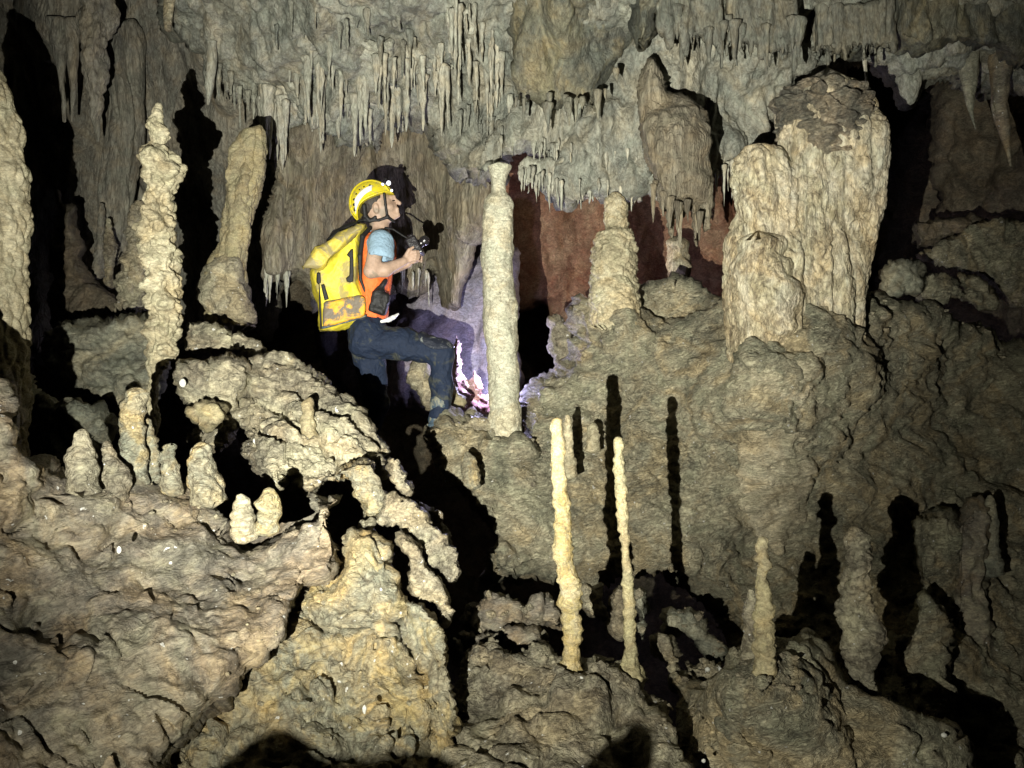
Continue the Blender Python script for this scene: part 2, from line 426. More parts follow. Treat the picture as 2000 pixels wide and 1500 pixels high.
# ================================================================== lamps, camera, world
sc = bpy.context.scene
cam = bpy.data.objects.new('camera', bpy.data.cameras.new('camera')); COL.objects.link(cam)
cam.data.sensor_width = 36; cam.data.lens = F/2000*36; cam.data.clip_start = .02; cam.data.clip_end = 100
cam.rotation_euler = (math.radians(90), 0, 0); sc.camera = cam
w = bpy.data.worlds.new('World'); sc.world = w; w.use_nodes = True
w.node_tree.nodes['Background'].inputs[0].default_value = (.5, .5, .5, 1)
w.node_tree.nodes['Background'].inputs[1].default_value = .0015
LAMP = np.array([-.49, .14, -.39])
def lamp(name, kind, loc, power, col, radius, target=None, size=60, blend=.5):
    l = bpy.data.lights.new(name, kind); l.energy = power; l.color = col; l.shadow_soft_size = radius
    o = bpy.data.objects.new(name, l); COL.objects.link(o); o.location = loc
    if kind == 'SPOT':
        l.spot_size = math.radians(size); l.spot_blend = blend
        o.rotation_euler = (Vector(target)-Vector(loc)).to_track_quat('-Z', 'Y').to_euler()
    return o
lamp('head_torch_beam', 'SPOT', LAMP, 1900, (1., .98, .88), .007, P(900, 380, 5.), 69, .9)
lamp('head_torch_flood', 'SPOT', LAMP, 430, (1., .97, .84), .007, P(1200, 850, 5.), 90, .9)
lamp('second_torch', 'POINT', P(957, 715, 6.5), 32, (.64, .61, 1.), .03)
lamp('far_torch', 'POINT', P(1180, 500, 7.1), 7, (1., .80, .66), .04)
sc.view_settings.view_transform = 'Standard'; sc.view_settings.look = 'None'; sc.view_settings.exposure = 0
sc.cycles.max_bounces = 3; sc.cycles.diffuse_bounces = 1; sc.cycles.glossy_bounces = 1
sc.cycles.caustics_reflective = False; sc.cycles.caustics_refractive = False

# ================================================================== the cave itself
# ---- back walls
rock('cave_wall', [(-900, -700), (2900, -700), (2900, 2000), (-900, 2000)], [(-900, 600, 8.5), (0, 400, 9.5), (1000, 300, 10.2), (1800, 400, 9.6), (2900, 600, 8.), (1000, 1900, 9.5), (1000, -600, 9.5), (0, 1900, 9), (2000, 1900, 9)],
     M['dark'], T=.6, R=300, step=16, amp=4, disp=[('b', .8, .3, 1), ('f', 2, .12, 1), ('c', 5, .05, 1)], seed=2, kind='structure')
rock('cave_wall', [(-200, -160), (560, -160), (600, 100), (590, 330), (560, 560), (520, 660), (300, 690), (-200, 720)], [(-100, 0, 7.4), (200, 0, 7.3), (500, 100, 7.2), (500, 500, 7.8), (200, 500, 8.0), (100, 650, 7.6), (-100, 600, 7.4)],
     M['back'], T=.4, R=80, step=6, amp=5, disp=[('b', 1.1, .22, .3), ('b', 3.2, .09, .25), ('b', 8, .035, .3), ('f', 14, .018, .7)], seed=3, kind='structure')
rock('cave_wall', [(715, 235), (880, 235), (905, 330), (960, 330), (952, 430), (920, 475), (903, 560), (899, 605), (862, 600), (855, 540), (842, 520), (830, 560), (800, 575), (760, 560), (700, 540)],
     [(720, 300, 7.1), (860, 260, 6.9), (800, 450, 7.25), (940, 360, 6.5), (890, 560, 6.8)],
     M['drape'], T=.25, R=22, step=4, amp=3, disp=[('b', 2.2, .10, .5), ('b', 6, .035, .22), ('f', 16, .02, .5)], seed=5, kind='structure')
rock('cave_wall', [(640, 470), (1000, 470), (1010, 560), (1000, 835), (860, 838), (800, 800), (735, 820), (640, 730)], [(650, 600, 8.4), (850, 600, 7.5), (960, 700, 7.1), (800, 850, 7.2)],
     M['mauve'], T=.3, R=60, step=6, amp=3, disp=[('b', 1.6, .12, .4), ('f', 6, .04, .6), ('f', 22, .012, 1)], seed=6, kind='structure')
rock('cave_wall', [(960, 290), (1500, 290), (1500, 700), (1350, 720), (1130, 690), (1090, 640), (1060, 590), (990, 590)], [(1000, 400, 7.9), (1200, 400, 8.3), (1420, 420, 8.2), (1400, 600, 8.6), (1150, 600, 8.4)],
     M['red'], T=.3, R=60, step=6, amp=3, disp=[('b', 1.3, .2, .5), ('f', 5, .05, .6), ('b', 9, .025, .6)], seed=7, kind='structure')
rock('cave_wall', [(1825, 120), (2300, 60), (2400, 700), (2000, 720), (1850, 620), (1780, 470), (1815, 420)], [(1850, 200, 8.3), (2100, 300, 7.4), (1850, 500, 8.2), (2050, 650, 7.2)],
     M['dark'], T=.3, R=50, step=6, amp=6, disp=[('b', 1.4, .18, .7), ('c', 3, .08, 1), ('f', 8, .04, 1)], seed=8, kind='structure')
# ---- ceiling
def ridges(px, py):
    return -.10*np.abs(np.sin((px*.6+py*1.3)/90.))
rock('cave_ceiling', [(300, -260), (322, -20), (328, 55), (372, 88), (430, 132), (480, 188), (520, 210), (560, 262), (640, 258), (700, 288), (735, 300), (760, 262), (862, 258), (900, 335), (938, 356), (960, 345),
      (985, 350), (1002, 300), (1038, 300), (1045, 352), (1100, 388), (1160, 378), (1240, 380), (1262, 340), (1300, 380), (1395, 350), (1440, 322), (1500, 290), (1525, 240), (1556, 172), (1600, 160), (1620, 135), (1690, 128),
      (1740, 168), (1775, 198), (1800, 168), (1850, 150), (1900, 190), (1990, 170), (2300, 230), (2400, -260)],
     [(300, -200, 5.2), (320, 50, 6.9), (420, 60, 6.5), (500, 150, 6.7), (700, -50, 5.5), (700, 100, 6.1), (700, 280, 6.8), (870, 250, 6.4), (940, 340, 5.9), (1000, 200, 6.0), (1100, 370, 5.75), (1200, 200, 5.9), (1240, 370, 5.9), (1200, -80, 5.3),
      (1400, 150, 5.9), (1440, 310, 6.0), (1600, -80, 5.2), (1600, 150, 6.2), (1750, 160, 6.6), (2000, -80, 5.4), (2000, 150, 6.6), (2300, 200, 6.2)],
     M['ceil'], T=.35, R=26, step=4, amp=3, disp=[('b', 1.3, .16, .8), ('f', 3.5, .05, .8), ('b', 6, .06, .25), ('b', 13, .03, .2), ('f', 24, .014, .8)], seed=9, extra=ridges, kind='structure')
hang = dict(cat='rock mass', kind='structure')
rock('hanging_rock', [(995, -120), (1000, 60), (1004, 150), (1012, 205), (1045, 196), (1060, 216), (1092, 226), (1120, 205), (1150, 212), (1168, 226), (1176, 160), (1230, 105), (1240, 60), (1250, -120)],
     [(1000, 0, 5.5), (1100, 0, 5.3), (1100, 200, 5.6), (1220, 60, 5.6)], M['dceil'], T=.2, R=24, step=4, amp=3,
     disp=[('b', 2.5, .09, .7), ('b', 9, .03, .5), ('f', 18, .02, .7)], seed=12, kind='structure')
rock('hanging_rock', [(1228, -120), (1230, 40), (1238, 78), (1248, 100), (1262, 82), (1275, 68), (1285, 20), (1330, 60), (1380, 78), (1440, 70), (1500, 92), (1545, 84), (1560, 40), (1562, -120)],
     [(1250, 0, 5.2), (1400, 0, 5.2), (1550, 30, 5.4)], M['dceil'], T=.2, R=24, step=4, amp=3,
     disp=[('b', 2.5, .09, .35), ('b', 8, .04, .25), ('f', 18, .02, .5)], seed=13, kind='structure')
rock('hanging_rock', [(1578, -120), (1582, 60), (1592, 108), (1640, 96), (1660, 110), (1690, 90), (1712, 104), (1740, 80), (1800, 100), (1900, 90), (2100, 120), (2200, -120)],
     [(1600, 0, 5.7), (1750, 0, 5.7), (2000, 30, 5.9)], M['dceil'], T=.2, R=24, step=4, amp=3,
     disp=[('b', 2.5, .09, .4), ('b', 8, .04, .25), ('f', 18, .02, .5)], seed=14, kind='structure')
# ---- ground
SLP = [(850, 860, 5.2), (920, 830, 5.4), (990, 860, 5.2), (950, 1100, 4.9), (1035, 760, 5.6), (1130, 640, 5.75), (1200, 625, 5.55), (1320, 590, 6.0), (1430, 620, 5.4), (1200, 800, 5.5), (1300, 800, 5.55), (1200, 1100, 5.2), (1350, 1100, 5.1),
      (1470, 700, 4.82), (1540, 700, 4.82), (1500, 800, 4.98), (1500, 900, 5.2), (1500, 1050, 5.5), (1450, 1200, 5.2), (1630, 680, 4.8), (1740, 690, 5.5), (1700, 850, 5.6), (1700, 1100, 5.6), (1900, 800, 6.3), (1900, 1100, 5.6), (1950, 1450, 4.8), (1600, 1500, 4.8), (2300, 900, 6.5)]
rock('cave_floor', [(838, 852), (870, 822), (930, 806), (985, 815), (1012, 845), (1024, 780), (1034, 752), (1052, 728), (1090, 712), (1118, 660), (1122, 590), (1135, 572), (1250, 570), (1320, 560), (1380, 572), (1420, 575), (1440, 566), (1700, 555), (1740, 600),
      (1850, 630), (2000, 670), (2400, 760), (2400, 1700), (1470, 1700), (1440, 1300), (1420, 1190), (1345, 1140), (1300, 1128), (1235, 1120), (1160, 1132), (1120, 1110), (1060, 1120), (1010, 1140), (975, 1132), (950, 1120), (957, 1060), (932, 1010), (905, 965), (862, 925), (850, 885)],
     SLP,
     M['slope'], T=.3, R=30, step=4, amp=4, disp=[('b', 1.2, .12, 1.3), ('f', 3, .05, 1.6), ('c', 1.6, .05, 1.2), ('b', 6, .035, 1.8), ('b', 14, .018, 1.6), ('f', 26, .010, 1.4), ('f', 50, .004, 1)], seed=21, kind='structure')
def band(ax, ay, per, amp, seed):
    """overlapping ledges: each one steps back behind the next"""
    def g(px, py):
        q = np.stack([px/60., py/60., np.zeros_like(px)], -1).reshape(-1, 3)
        n = perlin(q, seed).reshape(px.shape)
        u = (px*ax+py*ay)/per+n*.7
        s = u-np.floor(u)
        return amp*(np.minimum(s*1.1, 1)**2.5)*(.4+.6*np.clip(n+.6, 0, 1))
    return g
MOUND = [('c', 2.2, .016, 1.6), ('f', 1.3, .14, 1), ('f', 3.5, .05, 1.4), ('b', 5, .03, 1.3), ('b', 12, .012, 1.5), ('f', 24, .008, 1.3), ('f', 50, .003, 1)]
rock('rock_mound', [(-260, 560), (-40, 700), (2, 764), (12, 822), (46, 868), (110, 922), (180, 946), (240, 968), (300, 958), (345, 952), (400, 965), (455, 1005), (490, 1042), (512, 1020), (556, 988), (592, 984), (618, 950), (648, 942), (668, 985), (672, 1030), (680, 1062),
      (672, 1108), (650, 1132), (606, 1150), (580, 1195), (556, 1240), (515, 1265), (490, 1300), (450, 1335), (405, 1388), (350, 1440), (300, 1500), (300, 1700), (-260, 1700)],
     [(-200, 700, 2.7), (10, 830, 2.75), (110, 930, 2.95), (250, 980, 3.2), (480, 1060, 3.2), (640, 980, 3.15), (650, 1110, 3.0), (480, 1250, 2.75), (300, 1200, 2.75), (100, 1200, 2.7), (100, 1450, 2.4), (330, 1450, 2.5)],
     M['mound'], T=.25, R=40, step=3.2, amp=4, disp=MOUND, seed=31, extra=band(-.5, .85, 170, .05, 5), kind='structure')
rock('rock_mound', [(586, 1165), (604, 1145), (650, 1128), (666, 1090), (688, 1048), (734, 1042), (754, 1064), (768, 1090), (774, 1130), (780, 1170), (778, 1220), (788, 1262), (800, 1302), (828, 1345), (836, 1385), (842, 1430), (834, 1480), (860, 1520), (870, 1700), (200, 1700), (280, 1520), (380, 1400), (470, 1300), (550, 1220)],
     [(700, 1070, 3.25), (740, 1200, 3.15), (600, 1200, 3.15), (820, 1400, 3.0), (600, 1400, 2.85), (420, 1400, 2.85), (700, 1500, 2.75)],
     M['lobe'], T=.2, R=36, step=3.2, amp=4, disp=[('f', 2, .10, 1), ('c', 4, .03, 1), ('t', 9, .02, 1), ('f', 5, .035, 1), ('w', 10, .03, 1), ('b', 20, .012, 1), ('f', 45, .004, 1)], seed=33, extra=band(-.3, .9, 130, .05, 8), kind='structure')
rock('rock_mound', [(872, 1520), (890, 1470), (896, 1400), (902, 1330), (915, 1272), (960, 1262), (1000, 1285), (1040, 1275), (1058, 1262), (1090, 1290), (1140, 1315), (1190, 1300), (1250, 1305), (1290, 1380), (1302, 1440), (1330, 1500), (1400, 1700), (850, 1700)],
     [(900, 1300, 3.6), (1110, 1345, 3.18), (1230, 1330, 3.25), (1000, 1450, 2.95), (1250, 1480, 3.0)],
     M['tan'], T=.16, R=24, step=3.4, amp=4, disp=[('b', 2.2, .10, 1), ('c', 5, .04, 1), ('f', 5, .03, 1), ('w', 11, .03, 1), ('b', 20, .010, 1), ('f', 45, .004, 1)], seed=35, kind='structure')
rock('rock_mound', [(1302, 1300), (1345, 1310), (1380, 1322), (1440, 1300), (1485, 1268), (1540, 1250), (1572, 1228), (1592, 1226), (1616, 1250), (1640, 1292), (1672, 1335), (1720, 1372), (1790, 1410), (1836, 1432), (1858, 1480), (1880, 1560), (1900, 1700), (1300, 1700), (1340, 1520), (1310, 1440), (1300, 1370)],
     [(1320, 1320, 3.7), (1485, 1330, 3.1), (1590, 1240, 3.5), (1500, 1450, 3.2), (1350, 1480, 3.3), (1750, 1420, 3.3), (1850, 1500, 3.3)],
     M['slope'], T=.22, R=40, step=3.4, amp=4, disp=[('b', 1.8, .11, 1), ('f', 4, .04, 1), ('b', 9, .02, 1), ('f', 20, .008, 1), ('f', 45, .004, 1)], seed=37, extra=band(-.6, .8, 150, .06, 3), kind='structure')
rock('rock_ledge', [(368, 860), (400, 835), (440, 828), (456, 798), (484, 752), (500, 706), (560, 700), (612, 716), (652, 748), (690, 782), (722, 826), (752, 852), (770, 872), (764, 886), (742, 884), (752, 905), (742, 925),
      (706, 905), (690, 905), (668, 928), (640, 945), (604, 962), (588, 955), (580, 930), (556, 924), (548, 945), (530, 940), (500, 915), (484, 888), (484, 862), (466, 832), (430, 870)],
     [(400, 850, 4.2), (520, 720, 4.35), (600, 740, 4.25), (690, 800, 4.15), (760, 880, 4.0), (600, 930, 3.75), (500, 890, 3.8)],
     M['tan'], T=.14, R=18, step=3., amp=3, disp=[('b', 2.2, .07, 1), ('c', 4.5, .03, 2), ('t', 11, .018, 1.6), ('f', 16, .012, 1), ('f', 35, .005, 1)], seed=39, extra=band(-.62, .78, 60, .10, 9), kind='structure')
rock('rock_ledge', [(-220, 620), (20, 600), (50, 690), (72, 748), (130, 788), (200, 800), (220, 828), (196, 862), (170, 905), (120, 900), (60, 860), (0, 830), (-200, 800)],
     [(60, 750, 4.6), (180, 850, 4.3), (-100, 750, 4.4)], M['grey'], T=.15, R=20, step=3.6, amp=3, disp=[('b', 2, .1, 1), ('c', 7, .04, 1), ('f', 20, .02, 1)], seed=40, kind='structure')
# ================================================================== rocks
RK = [('b', 2.6, .06, 1), ('f', 6, .03, 1), ('b', 12, .012, 1), ('f', 30, .006, 1)]
PLT = [('f', 4, .03, 1), ('c', 8, .02, 1), ('t', 18, .012, 1), ('f', 35, .006, 1)]
ANG = [('n', 3, .04, 1), ('c', 6, .035, 1), ('c', 15, .014, 1), ('f', 30, .007, 1)]
RK2 = [('b', 3, .08, .5), ('f', 6, .05, .6), ('b', 12, .03, .7), ('f', 26, .012, 1)]
KN = [('b', 3, .05, 1), ('f', 8, .02, 1), ('w', 16, .03, 1), ('b', 34, .010, 1)]
def rk(name, label, cat, poly, depth, mat, T=.12, R=18, disp=RK, seed=1, group=None, amp=2.5, step=3.0, extra=None):
    if group and 'plates' in group: disp = PLT; R = min(R, 7)
    elif disp is RK and seed < 72: disp = ANG; R *= .7
    return rock(name, poly, depth, M[mat], T, R, step, amp, disp, seed, extra, label, cat, group, sharp=disp is ANG or disp is PLT)
rk('rock_slab', 'large grey slab lying behind the knobby pale stalagmite at left', 'rock slab',
   [(82, 682), (90, 650), (130, 634), (230, 624), (262, 616), (300, 618), (330, 700), (300, 800), (230, 800), (196, 776), (120, 752), (94, 720)], [(100, 680, 5.2), (280, 650, 5.4), (250, 780, 4.9)], 'grey', T=.2, R=22, seed=41)
rk('rock_slab', 'flat brown slab just right of the knobby stalagmite, above the round boulder', 'rock slab',
   [(362, 642), (366, 630), (420, 634), (468, 648), (500, 668), (532, 690), (528, 704), (480, 702), (440, 684), (400, 684), (374, 692), (364, 668)], [(400, 650, 4.95), (500, 690, 4.8)], 'tan', T=.1, R=14, seed=42, extra=band(.3, .9, 24, .06, 2))
rk('boulder', 'rounded cracked brown boulder at the foot of the knobby stalagmite', 'boulder',
   [(345, 700), (400, 702), (440, 686), (480, 700), (497, 730), (488, 760), (470, 800), (446, 812), (400, 800), (372, 792), (348, 768), (340, 730)], [(400, 740, 4.1), (470, 740, 4.25)], 'tan', T=.18, R=34, seed=43)
rk('boulder', 'small yellowish knob of rock bulging under the round cracked boulder', 'boulder',
   [(368, 796), (392, 778), (424, 776), (444, 792), (440, 818), (424, 834), (404, 832), (392, 820), (372, 820)], [(400, 800, 3.98)], 'yellow', T=.1, R=24, seed=44)
rk('rock', 'yellow arched lump of rock hanging beside the black hole at centre left', 'rock',
   [(646, 940), (668, 915), (700, 898), (732, 896), (742, 925), (750, 950), (754, 985), (740, 1012), (728, 1020), (714, 1012), (708, 980), (692, 966), (688, 938), (672, 928), (656, 944)], [(700, 930, 3.65), (730, 990, 3.55)], 'lobe', T=.1, R=9, seed=45, disp=ANG)
rk('rock', 'small pale rock wedged below the yellow arched lump', 'rock',
   [(708, 1018), (724, 1020), (728, 1040), (716, 1052), (704, 1056), (702, 1036)], [(715, 1035, 3.5)], 'tan', T=.06, R=10, seed=46)
pl = 'shattered rock plates beside the black gully'
rk('rock_plate', 'teardrop-shaped flat rock, topmost of the plates beside the black gully', 'rock plate',
   [(760, 894), (778, 902), (792, 921), (806, 952), (803, 968), (796, 970), (772, 958), (766, 930)], [(785, 930, 3.6)], 'tan', T=.06, R=8, seed=47, group=pl)
rk('rock_plate', 'long bumpy slanted rock plate running down towards the gully', 'rock plate',
   [(766, 966), (796, 972), (826, 994), (850, 1030), (880, 1060), (904, 1096), (903, 1118), (888, 1138), (868, 1134), (846, 1108), (824, 1080), (800, 1050), (780, 1030), (780, 1024), (744, 1032), (736, 1018), (750, 988)], [(780, 990, 3.5), (890, 1110, 3.45)], 'tan', T=.07, R=8, seed=48, extra=band(.8, .5, 60, .03, 4), group=pl)
rk('rock_plate', 'narrow pointed plate behind the long bumpy one, at the gully edge', 'rock plate',
   [(816, 978), (838, 994), (866, 1000), (870, 1022), (878, 1050), (886, 1080), (870, 1066), (846, 1036), (828, 1006)], [(850, 1020, 3.8)], 'tan', T=.06, R=6, seed=49, group=pl)
rk('rock_plate', 'broad plate with a forked foot, below the long bumpy one', 'rock plate',
   [(780, 1050), (796, 1058), (818, 1074), (834, 1098), (862, 1136), (878, 1176), (883, 1196), (869, 1216), (856, 1188), (846, 1172), (822, 1180), (808, 1174), (798, 1158), (796, 1112), (792, 1080)], [(810, 1100, 3.35), (870, 1190, 3.3)], 'tan', T=.07, R=8, seed=50, group=pl)
rk('rock_plate', 'long yellow-grey blade of rock standing at the near end of the gully', 'rock plate',
   [(784, 1190), (790, 1170), (818, 1184), (844, 1200), (858, 1228), (868, 1262), (878, 1300), (888, 1362), (888, 1422), (872, 1470), (848, 1490), (832, 1470), (842, 1420), (836, 1366), (832, 1312), (812, 1276), (794, 1246), (782, 1214)], [(810, 1210, 3.15), (870, 1400, 2.98)], 'lobe', T=.08, R=9, seed=51, group=pl, extra=band(-.9, .3, 22, .04, 4))
rk('rock_plate', 'thin splinter of rock across the gully from the long blade', 'rock plate',
   [(889, 1246), (900, 1256), (908, 1280), (912, 1310), (920, 1340), (914, 1345), (902, 1300), (894, 1270)], [(900, 1290, 3.9)], 'tan', T=.04, R=5, seed=52, group=pl)
cr = 'loose rocks in the shadowed hollow'
for lab, poly, D, m, s in [
    ('squarish brown boulder at the left end of the shadowed hollow', [(903, 1212), (920, 1180), (950, 1158), (990, 1160), (1016, 1180), (1020, 1196), (1008, 1226), (980, 1232), (940, 1246), (916, 1236)], 4.1, 'mound', 53),
    ('triangular brown rock left of the tall yellow stalagmite', [(1022, 1210), (1034, 1176), (1054, 1154), (1072, 1168), (1092, 1200), (1098, 1228), (1060, 1226), (1030, 1222)], 4.0, 'mound', 54),
    ('low ragged rock under the squarish boulder', [(900, 1240), (950, 1238), (1010, 1226), (1050, 1234), (1060, 1244), (1044, 1262), (1010, 1262), (960, 1262), (910, 1256)], 3.9, 'mound', 55),
    ('upright rock between the two tall thin stalagmites', [(1132, 1160), (1140, 1142), (1168, 1146), (1176, 1170), (1178, 1206), (1150, 1202), (1134, 1188)], 4.2, 'tan', 56),
    ('blocky rock behind the thin tan stalagmite', [(1192, 1150), (1216, 1144), (1222, 1200), (1220, 1240), (1204, 1242), (1186, 1225), (1190, 1190)], 4.1, 'tan', 57),
    ('pale sliver of rock right of the thin tan stalagmite', [(1240, 1156), (1262, 1156), (1262, 1186), (1260, 1220), (1254, 1256), (1250, 1222), (1248, 1190)], 4.0, 'grey', 58),
    ('long grey slab tilting down to the right in the shadowed hollow', [(1296, 1194), (1312, 1194), (1350, 1196), (1372, 1216), (1392, 1246), (1424, 1264), (1444, 1290), (1430, 1300), (1390, 1292), (1370, 1268), (1336, 1240), (1300, 1240), (1290, 1220)], 4.3, 'grey', 59),
    ('small cracked rock in front of the grey slab', [(1268, 1252), (1290, 1248), (1310, 1256), (1322, 1286), (1334, 1310), (1310, 1320), (1300, 1290), (1276, 1270)], 3.9, 'tan', 60),
    ('dark rock at the foot of the long grey slab', [(1336, 1290), (1380, 1300), (1440, 1310), (1470, 1330), (1450, 1350), (1360, 1350), (1330, 1320)], 4.0, 'tan', 61)]:
    rk('rock', lab, 'rock', poly, [(poly[0][0], poly[0][1], D)], m, T=.12, R=16, seed=s, group=cr)
rg = 'flat rocks on the dim right side'
for lab, poly, D, m, s in [
    ('humped mossy rock just right of the thick pillar', [(1716, 524), (1740, 508), (1772, 510), (1800, 520), (1806, 545), (1800, 572), (1760, 580), (1724, 578)], 5.9, 'grey', 62),
    ('flat layered rock right of the mossy hump', [(1806, 548), (1820, 530), (1860, 538), (1876, 556), (1880, 575), (1840, 590), (1800, 582)], 6.0, 'slope', 63),
    ('tilted flat rock at the end of the dim ledge on the right', [(1876, 540), (1900, 536), (1935, 560), (1958, 590), (1950, 610), (1910, 600), (1880, 580)], 6.1, 'slope', 64),
    ('large sloping slab high on the dim right wall', [(1792, 500), (1850, 470), (1900, 440), (1938, 428), (2010, 440), (2100, 480), (2050, 600), (1970, 600), (1920, 545), (1880, 530), (1840, 520)], 6.6, 'slope', 65),
    ('dim brown rock below the hanging icicle at right', [(1780, 455), (1786, 430), (1850, 424), (1930, 430), (1880, 455), (1830, 478), (1790, 484)], 7.0, 'dark', 66)]:
    rk('rock', lab, 'rock', poly, [(poly[0][0], poly[0][1], D)], m, T=.15, R=16, seed=s, group=rg)
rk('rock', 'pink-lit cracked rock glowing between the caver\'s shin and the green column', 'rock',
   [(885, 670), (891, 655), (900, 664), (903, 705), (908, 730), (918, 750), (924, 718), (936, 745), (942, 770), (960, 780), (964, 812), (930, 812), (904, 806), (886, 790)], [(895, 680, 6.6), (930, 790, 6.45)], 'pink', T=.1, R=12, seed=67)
rk('rock', 'knobbly brown rock seen between the caver\'s legs', 'rock',
   [(800, 730), (806, 710), (820, 704), (840, 716), (850, 750), (850, 800), (838, 798), (824, 775), (806, 768), (798, 748)], [(820, 740, 5.95)], 'tan', T=.12, R=20, seed=68, disp=KN)
rk('rock', 'small yellow-brown stone beside the heel of the caver\'s boot', 'rock',
   [(871, 776), (874, 760), (886, 756), (902, 772), (906, 796), (890, 800), (872, 790)], [(885, 780, 5.75)], 'yellow', T=.06, R=14, seed=69)
rk('rock', 'flat stone ledge under the caver\'s front boot', 'rock',
   [(826, 850), (842, 830), (880, 824), (930, 808), (980, 818), (1006, 850), (960, 880), (900, 874), (856, 872)], [(860, 850, 5.2), (960, 840, 5.35)], 'tan', T=.15, R=14, seed=70)
rk('rock', 'low rubble heap banked against the foot of the slender column', 'rock',
   [(926, 862), (944, 842), (966, 850), (990, 856), (1014, 846), (1040, 858), (1052, 885), (1020, 900), (960, 902), (930, 888)], [(990, 870, 5.12)], 'slope', T=.12, R=16, seed=171)
rk('rock', 'narrow rough rock left of the slope, in the gap right of the green column', 'rock',
   [(1076, 622), (1090, 612), (1108, 630), (1122, 650), (1126, 690), (1110, 712), (1086, 716), (1078, 690)], [(1100, 670, 6.2)], 'tan', T=.1, R=14, seed=71)
rk('rock', 'block-shaped pale rock standing in the red-lit recess', 'rock',
   [(1300, 472), (1330, 468), (1344, 482), (1352, 528), (1344, 560), (1330, 590), (1296, 590), (1302, 530)], [(1320, 500, 6.9)], 'pillar', T=.12, R=14, seed=72)
rk('rock', 'grey humped rock mass with a knob on top at the lower right', 'rock',
   [(1734, 1262), (1744, 1240), (1772, 1230), (1790, 1190), (1788, 1168), (1800, 1160), (1822, 1190), (1850, 1225), (1858, 1300), (1860, 1440), (1810, 1400), (1770, 1340), (1742, 1290)], [(1790, 1260, 4.7), (1840, 1350, 4.6)], 'slope', T=.2, R=16, seed=73, disp=RK2)
rk('rock', 'orange-brown fluted rock face at the lower right edge', 'rock',
   [(1868, 1030), (1900, 990), (1930, 996), (1938, 1100), (1940, 1250), (1930, 1350), (1880, 1370), (1862, 1300), (1866, 1150)], [(1900, 1150, 5.3)], 'mound', T=.15, R=12, seed=74, disp=RK2)
rk('rock', 'cracked grey outcrop left of the orange-brown fluted face', 'rock',
   [(1788, 1020), (1810, 1008), (1850, 1004), (1872, 1040), (1868, 1150), (1860, 1230), (1824, 1190), (1800, 1150), (1788, 1080)], [(1830, 1080, 5.3)], 'slope', T=.15, R=12, seed=75, disp=RK2)
0 and rk('rock', 'hooked twist of ochre flowstone hanging from the ceiling, top centre', 'rock',
   [(1160, 140), (1176, 112), (1196, 92), (1198, 60), (1210, 70), (1218, 100), (1236, 96), (1230, 130), (1212, 165), (1192, 182), (1180, 188), (1176, 160)], [(1200, 120, 5.45)], 'amber', T=.08, R=10, seed=76, disp=KN)
rk('rock', 'rock knob below the right-hand pillar shadow, with a white tip', 'rock',
   [(1818, 1440), (1832, 1424), (1850, 1428), (1858, 1450), (1856, 1500), (1800, 1500), (1806, 1460)], [(1835, 1450, 3.45)], 'grey', T=.1, R=18, seed=77)
# unseen boulders added just below the view, shaped to shadow its bottom edge
def lampside(px, py, D, t):
    p = P(px, py, D); return LAMP+(p-LAMP)*t
for lab, pts in [('jagged unseen boulder added to throw the wide black shadow at the bottom left', [(392, 1530), (440, 1490), (480, 1448), (500, 1430), (550, 1427), (580, 1440), (610, 1462), (650, 1468), (720, 1478), (790, 1482), (830, 1490), (880, 1498), (892, 1700), (380, 1700)]),
                 ('round unseen boulder added to throw the black shadow at the bottom centre', [(1166, 1540), (1170, 1480), (1190, 1438), (1210, 1432), (1222, 1436), (1232, 1416), (1246, 1432), (1258, 1470), (1262, 1540), (1262, 1700), (1166, 1700)])]:
    W = np.array([lampside(x, y, 2.75, .3) for x, y in pts])
    pp = [(1000+F*a[0]/a[1], 750-F*a[2]/a[1]) for a in W]
    D0 = float(W[:, 1].mean())
    rock('boulder', pp, [(0, 0, D0-.02)], M['tan'], .05, 40, 14, 3, [('f', 30, .006, 1)], 80, None, lab, 'boulder', None)

# ================================================================== columns and stalagmites
def sp(label, prof, D, mat, disp=KN, seed=1, name='stalagmite', h=.007, lean=0., sq=1., group=None, cat=None):
    if disp is THIN:                                  # irregular drip joints up the stem
        r = random.Random(seed); A = np.array(prof, float); A = A[np.argsort(A[:, 0])]; prof = [tuple(A[0])]; y = A[0, 0]+8
        while y < A[-1, 0]-12:
            l = np.interp(y, A[:, 0], A[:, 1]); q = np.interp(y, A[:, 0], A[:, 2]); wdt = q-l
            l += r.uniform(-.10, .10)*wdt; q += r.uniform(-.10, .12)*wdt
            prof += [(y, l+wdt*.05, q-wdt*.05), (y+r.uniform(5, 9), l-wdt*.04, q+wdt*.04)]; y += r.uniform(14, 30)
        prof.append(tuple(A[-1]))
    return spire(name, prof, D, M[mat], disp, seed, h, lean, sq, label, cat or name, group)
THIN = [('n', 4, .012, 1), ('b', 12, .011, 1.5), ('w', 26, .014, 1.4), ('c', 40, .005, 1), ('f', 70, .002, 1)]
POP = [('n', 3, .03, 1), ('b', 7, .04, .9), ('w', 12, .055, 1.), ('c', 20, .016, 1), ('f', 40, .006, 1)]
RIB = [('n', 4, .02, 1), ('b', 11, .012, 2), ('w', 26, .010, 1.6), ('f', 70, .002, 1)]
FLU = [('n', 1.6, .08, .7), ('b', 3.5, .07, .22), ('w', 6, .03, .4), ('b', 10, .03, .2), ('t', 12, .014, .8), ('f', 40, .005, 1)]
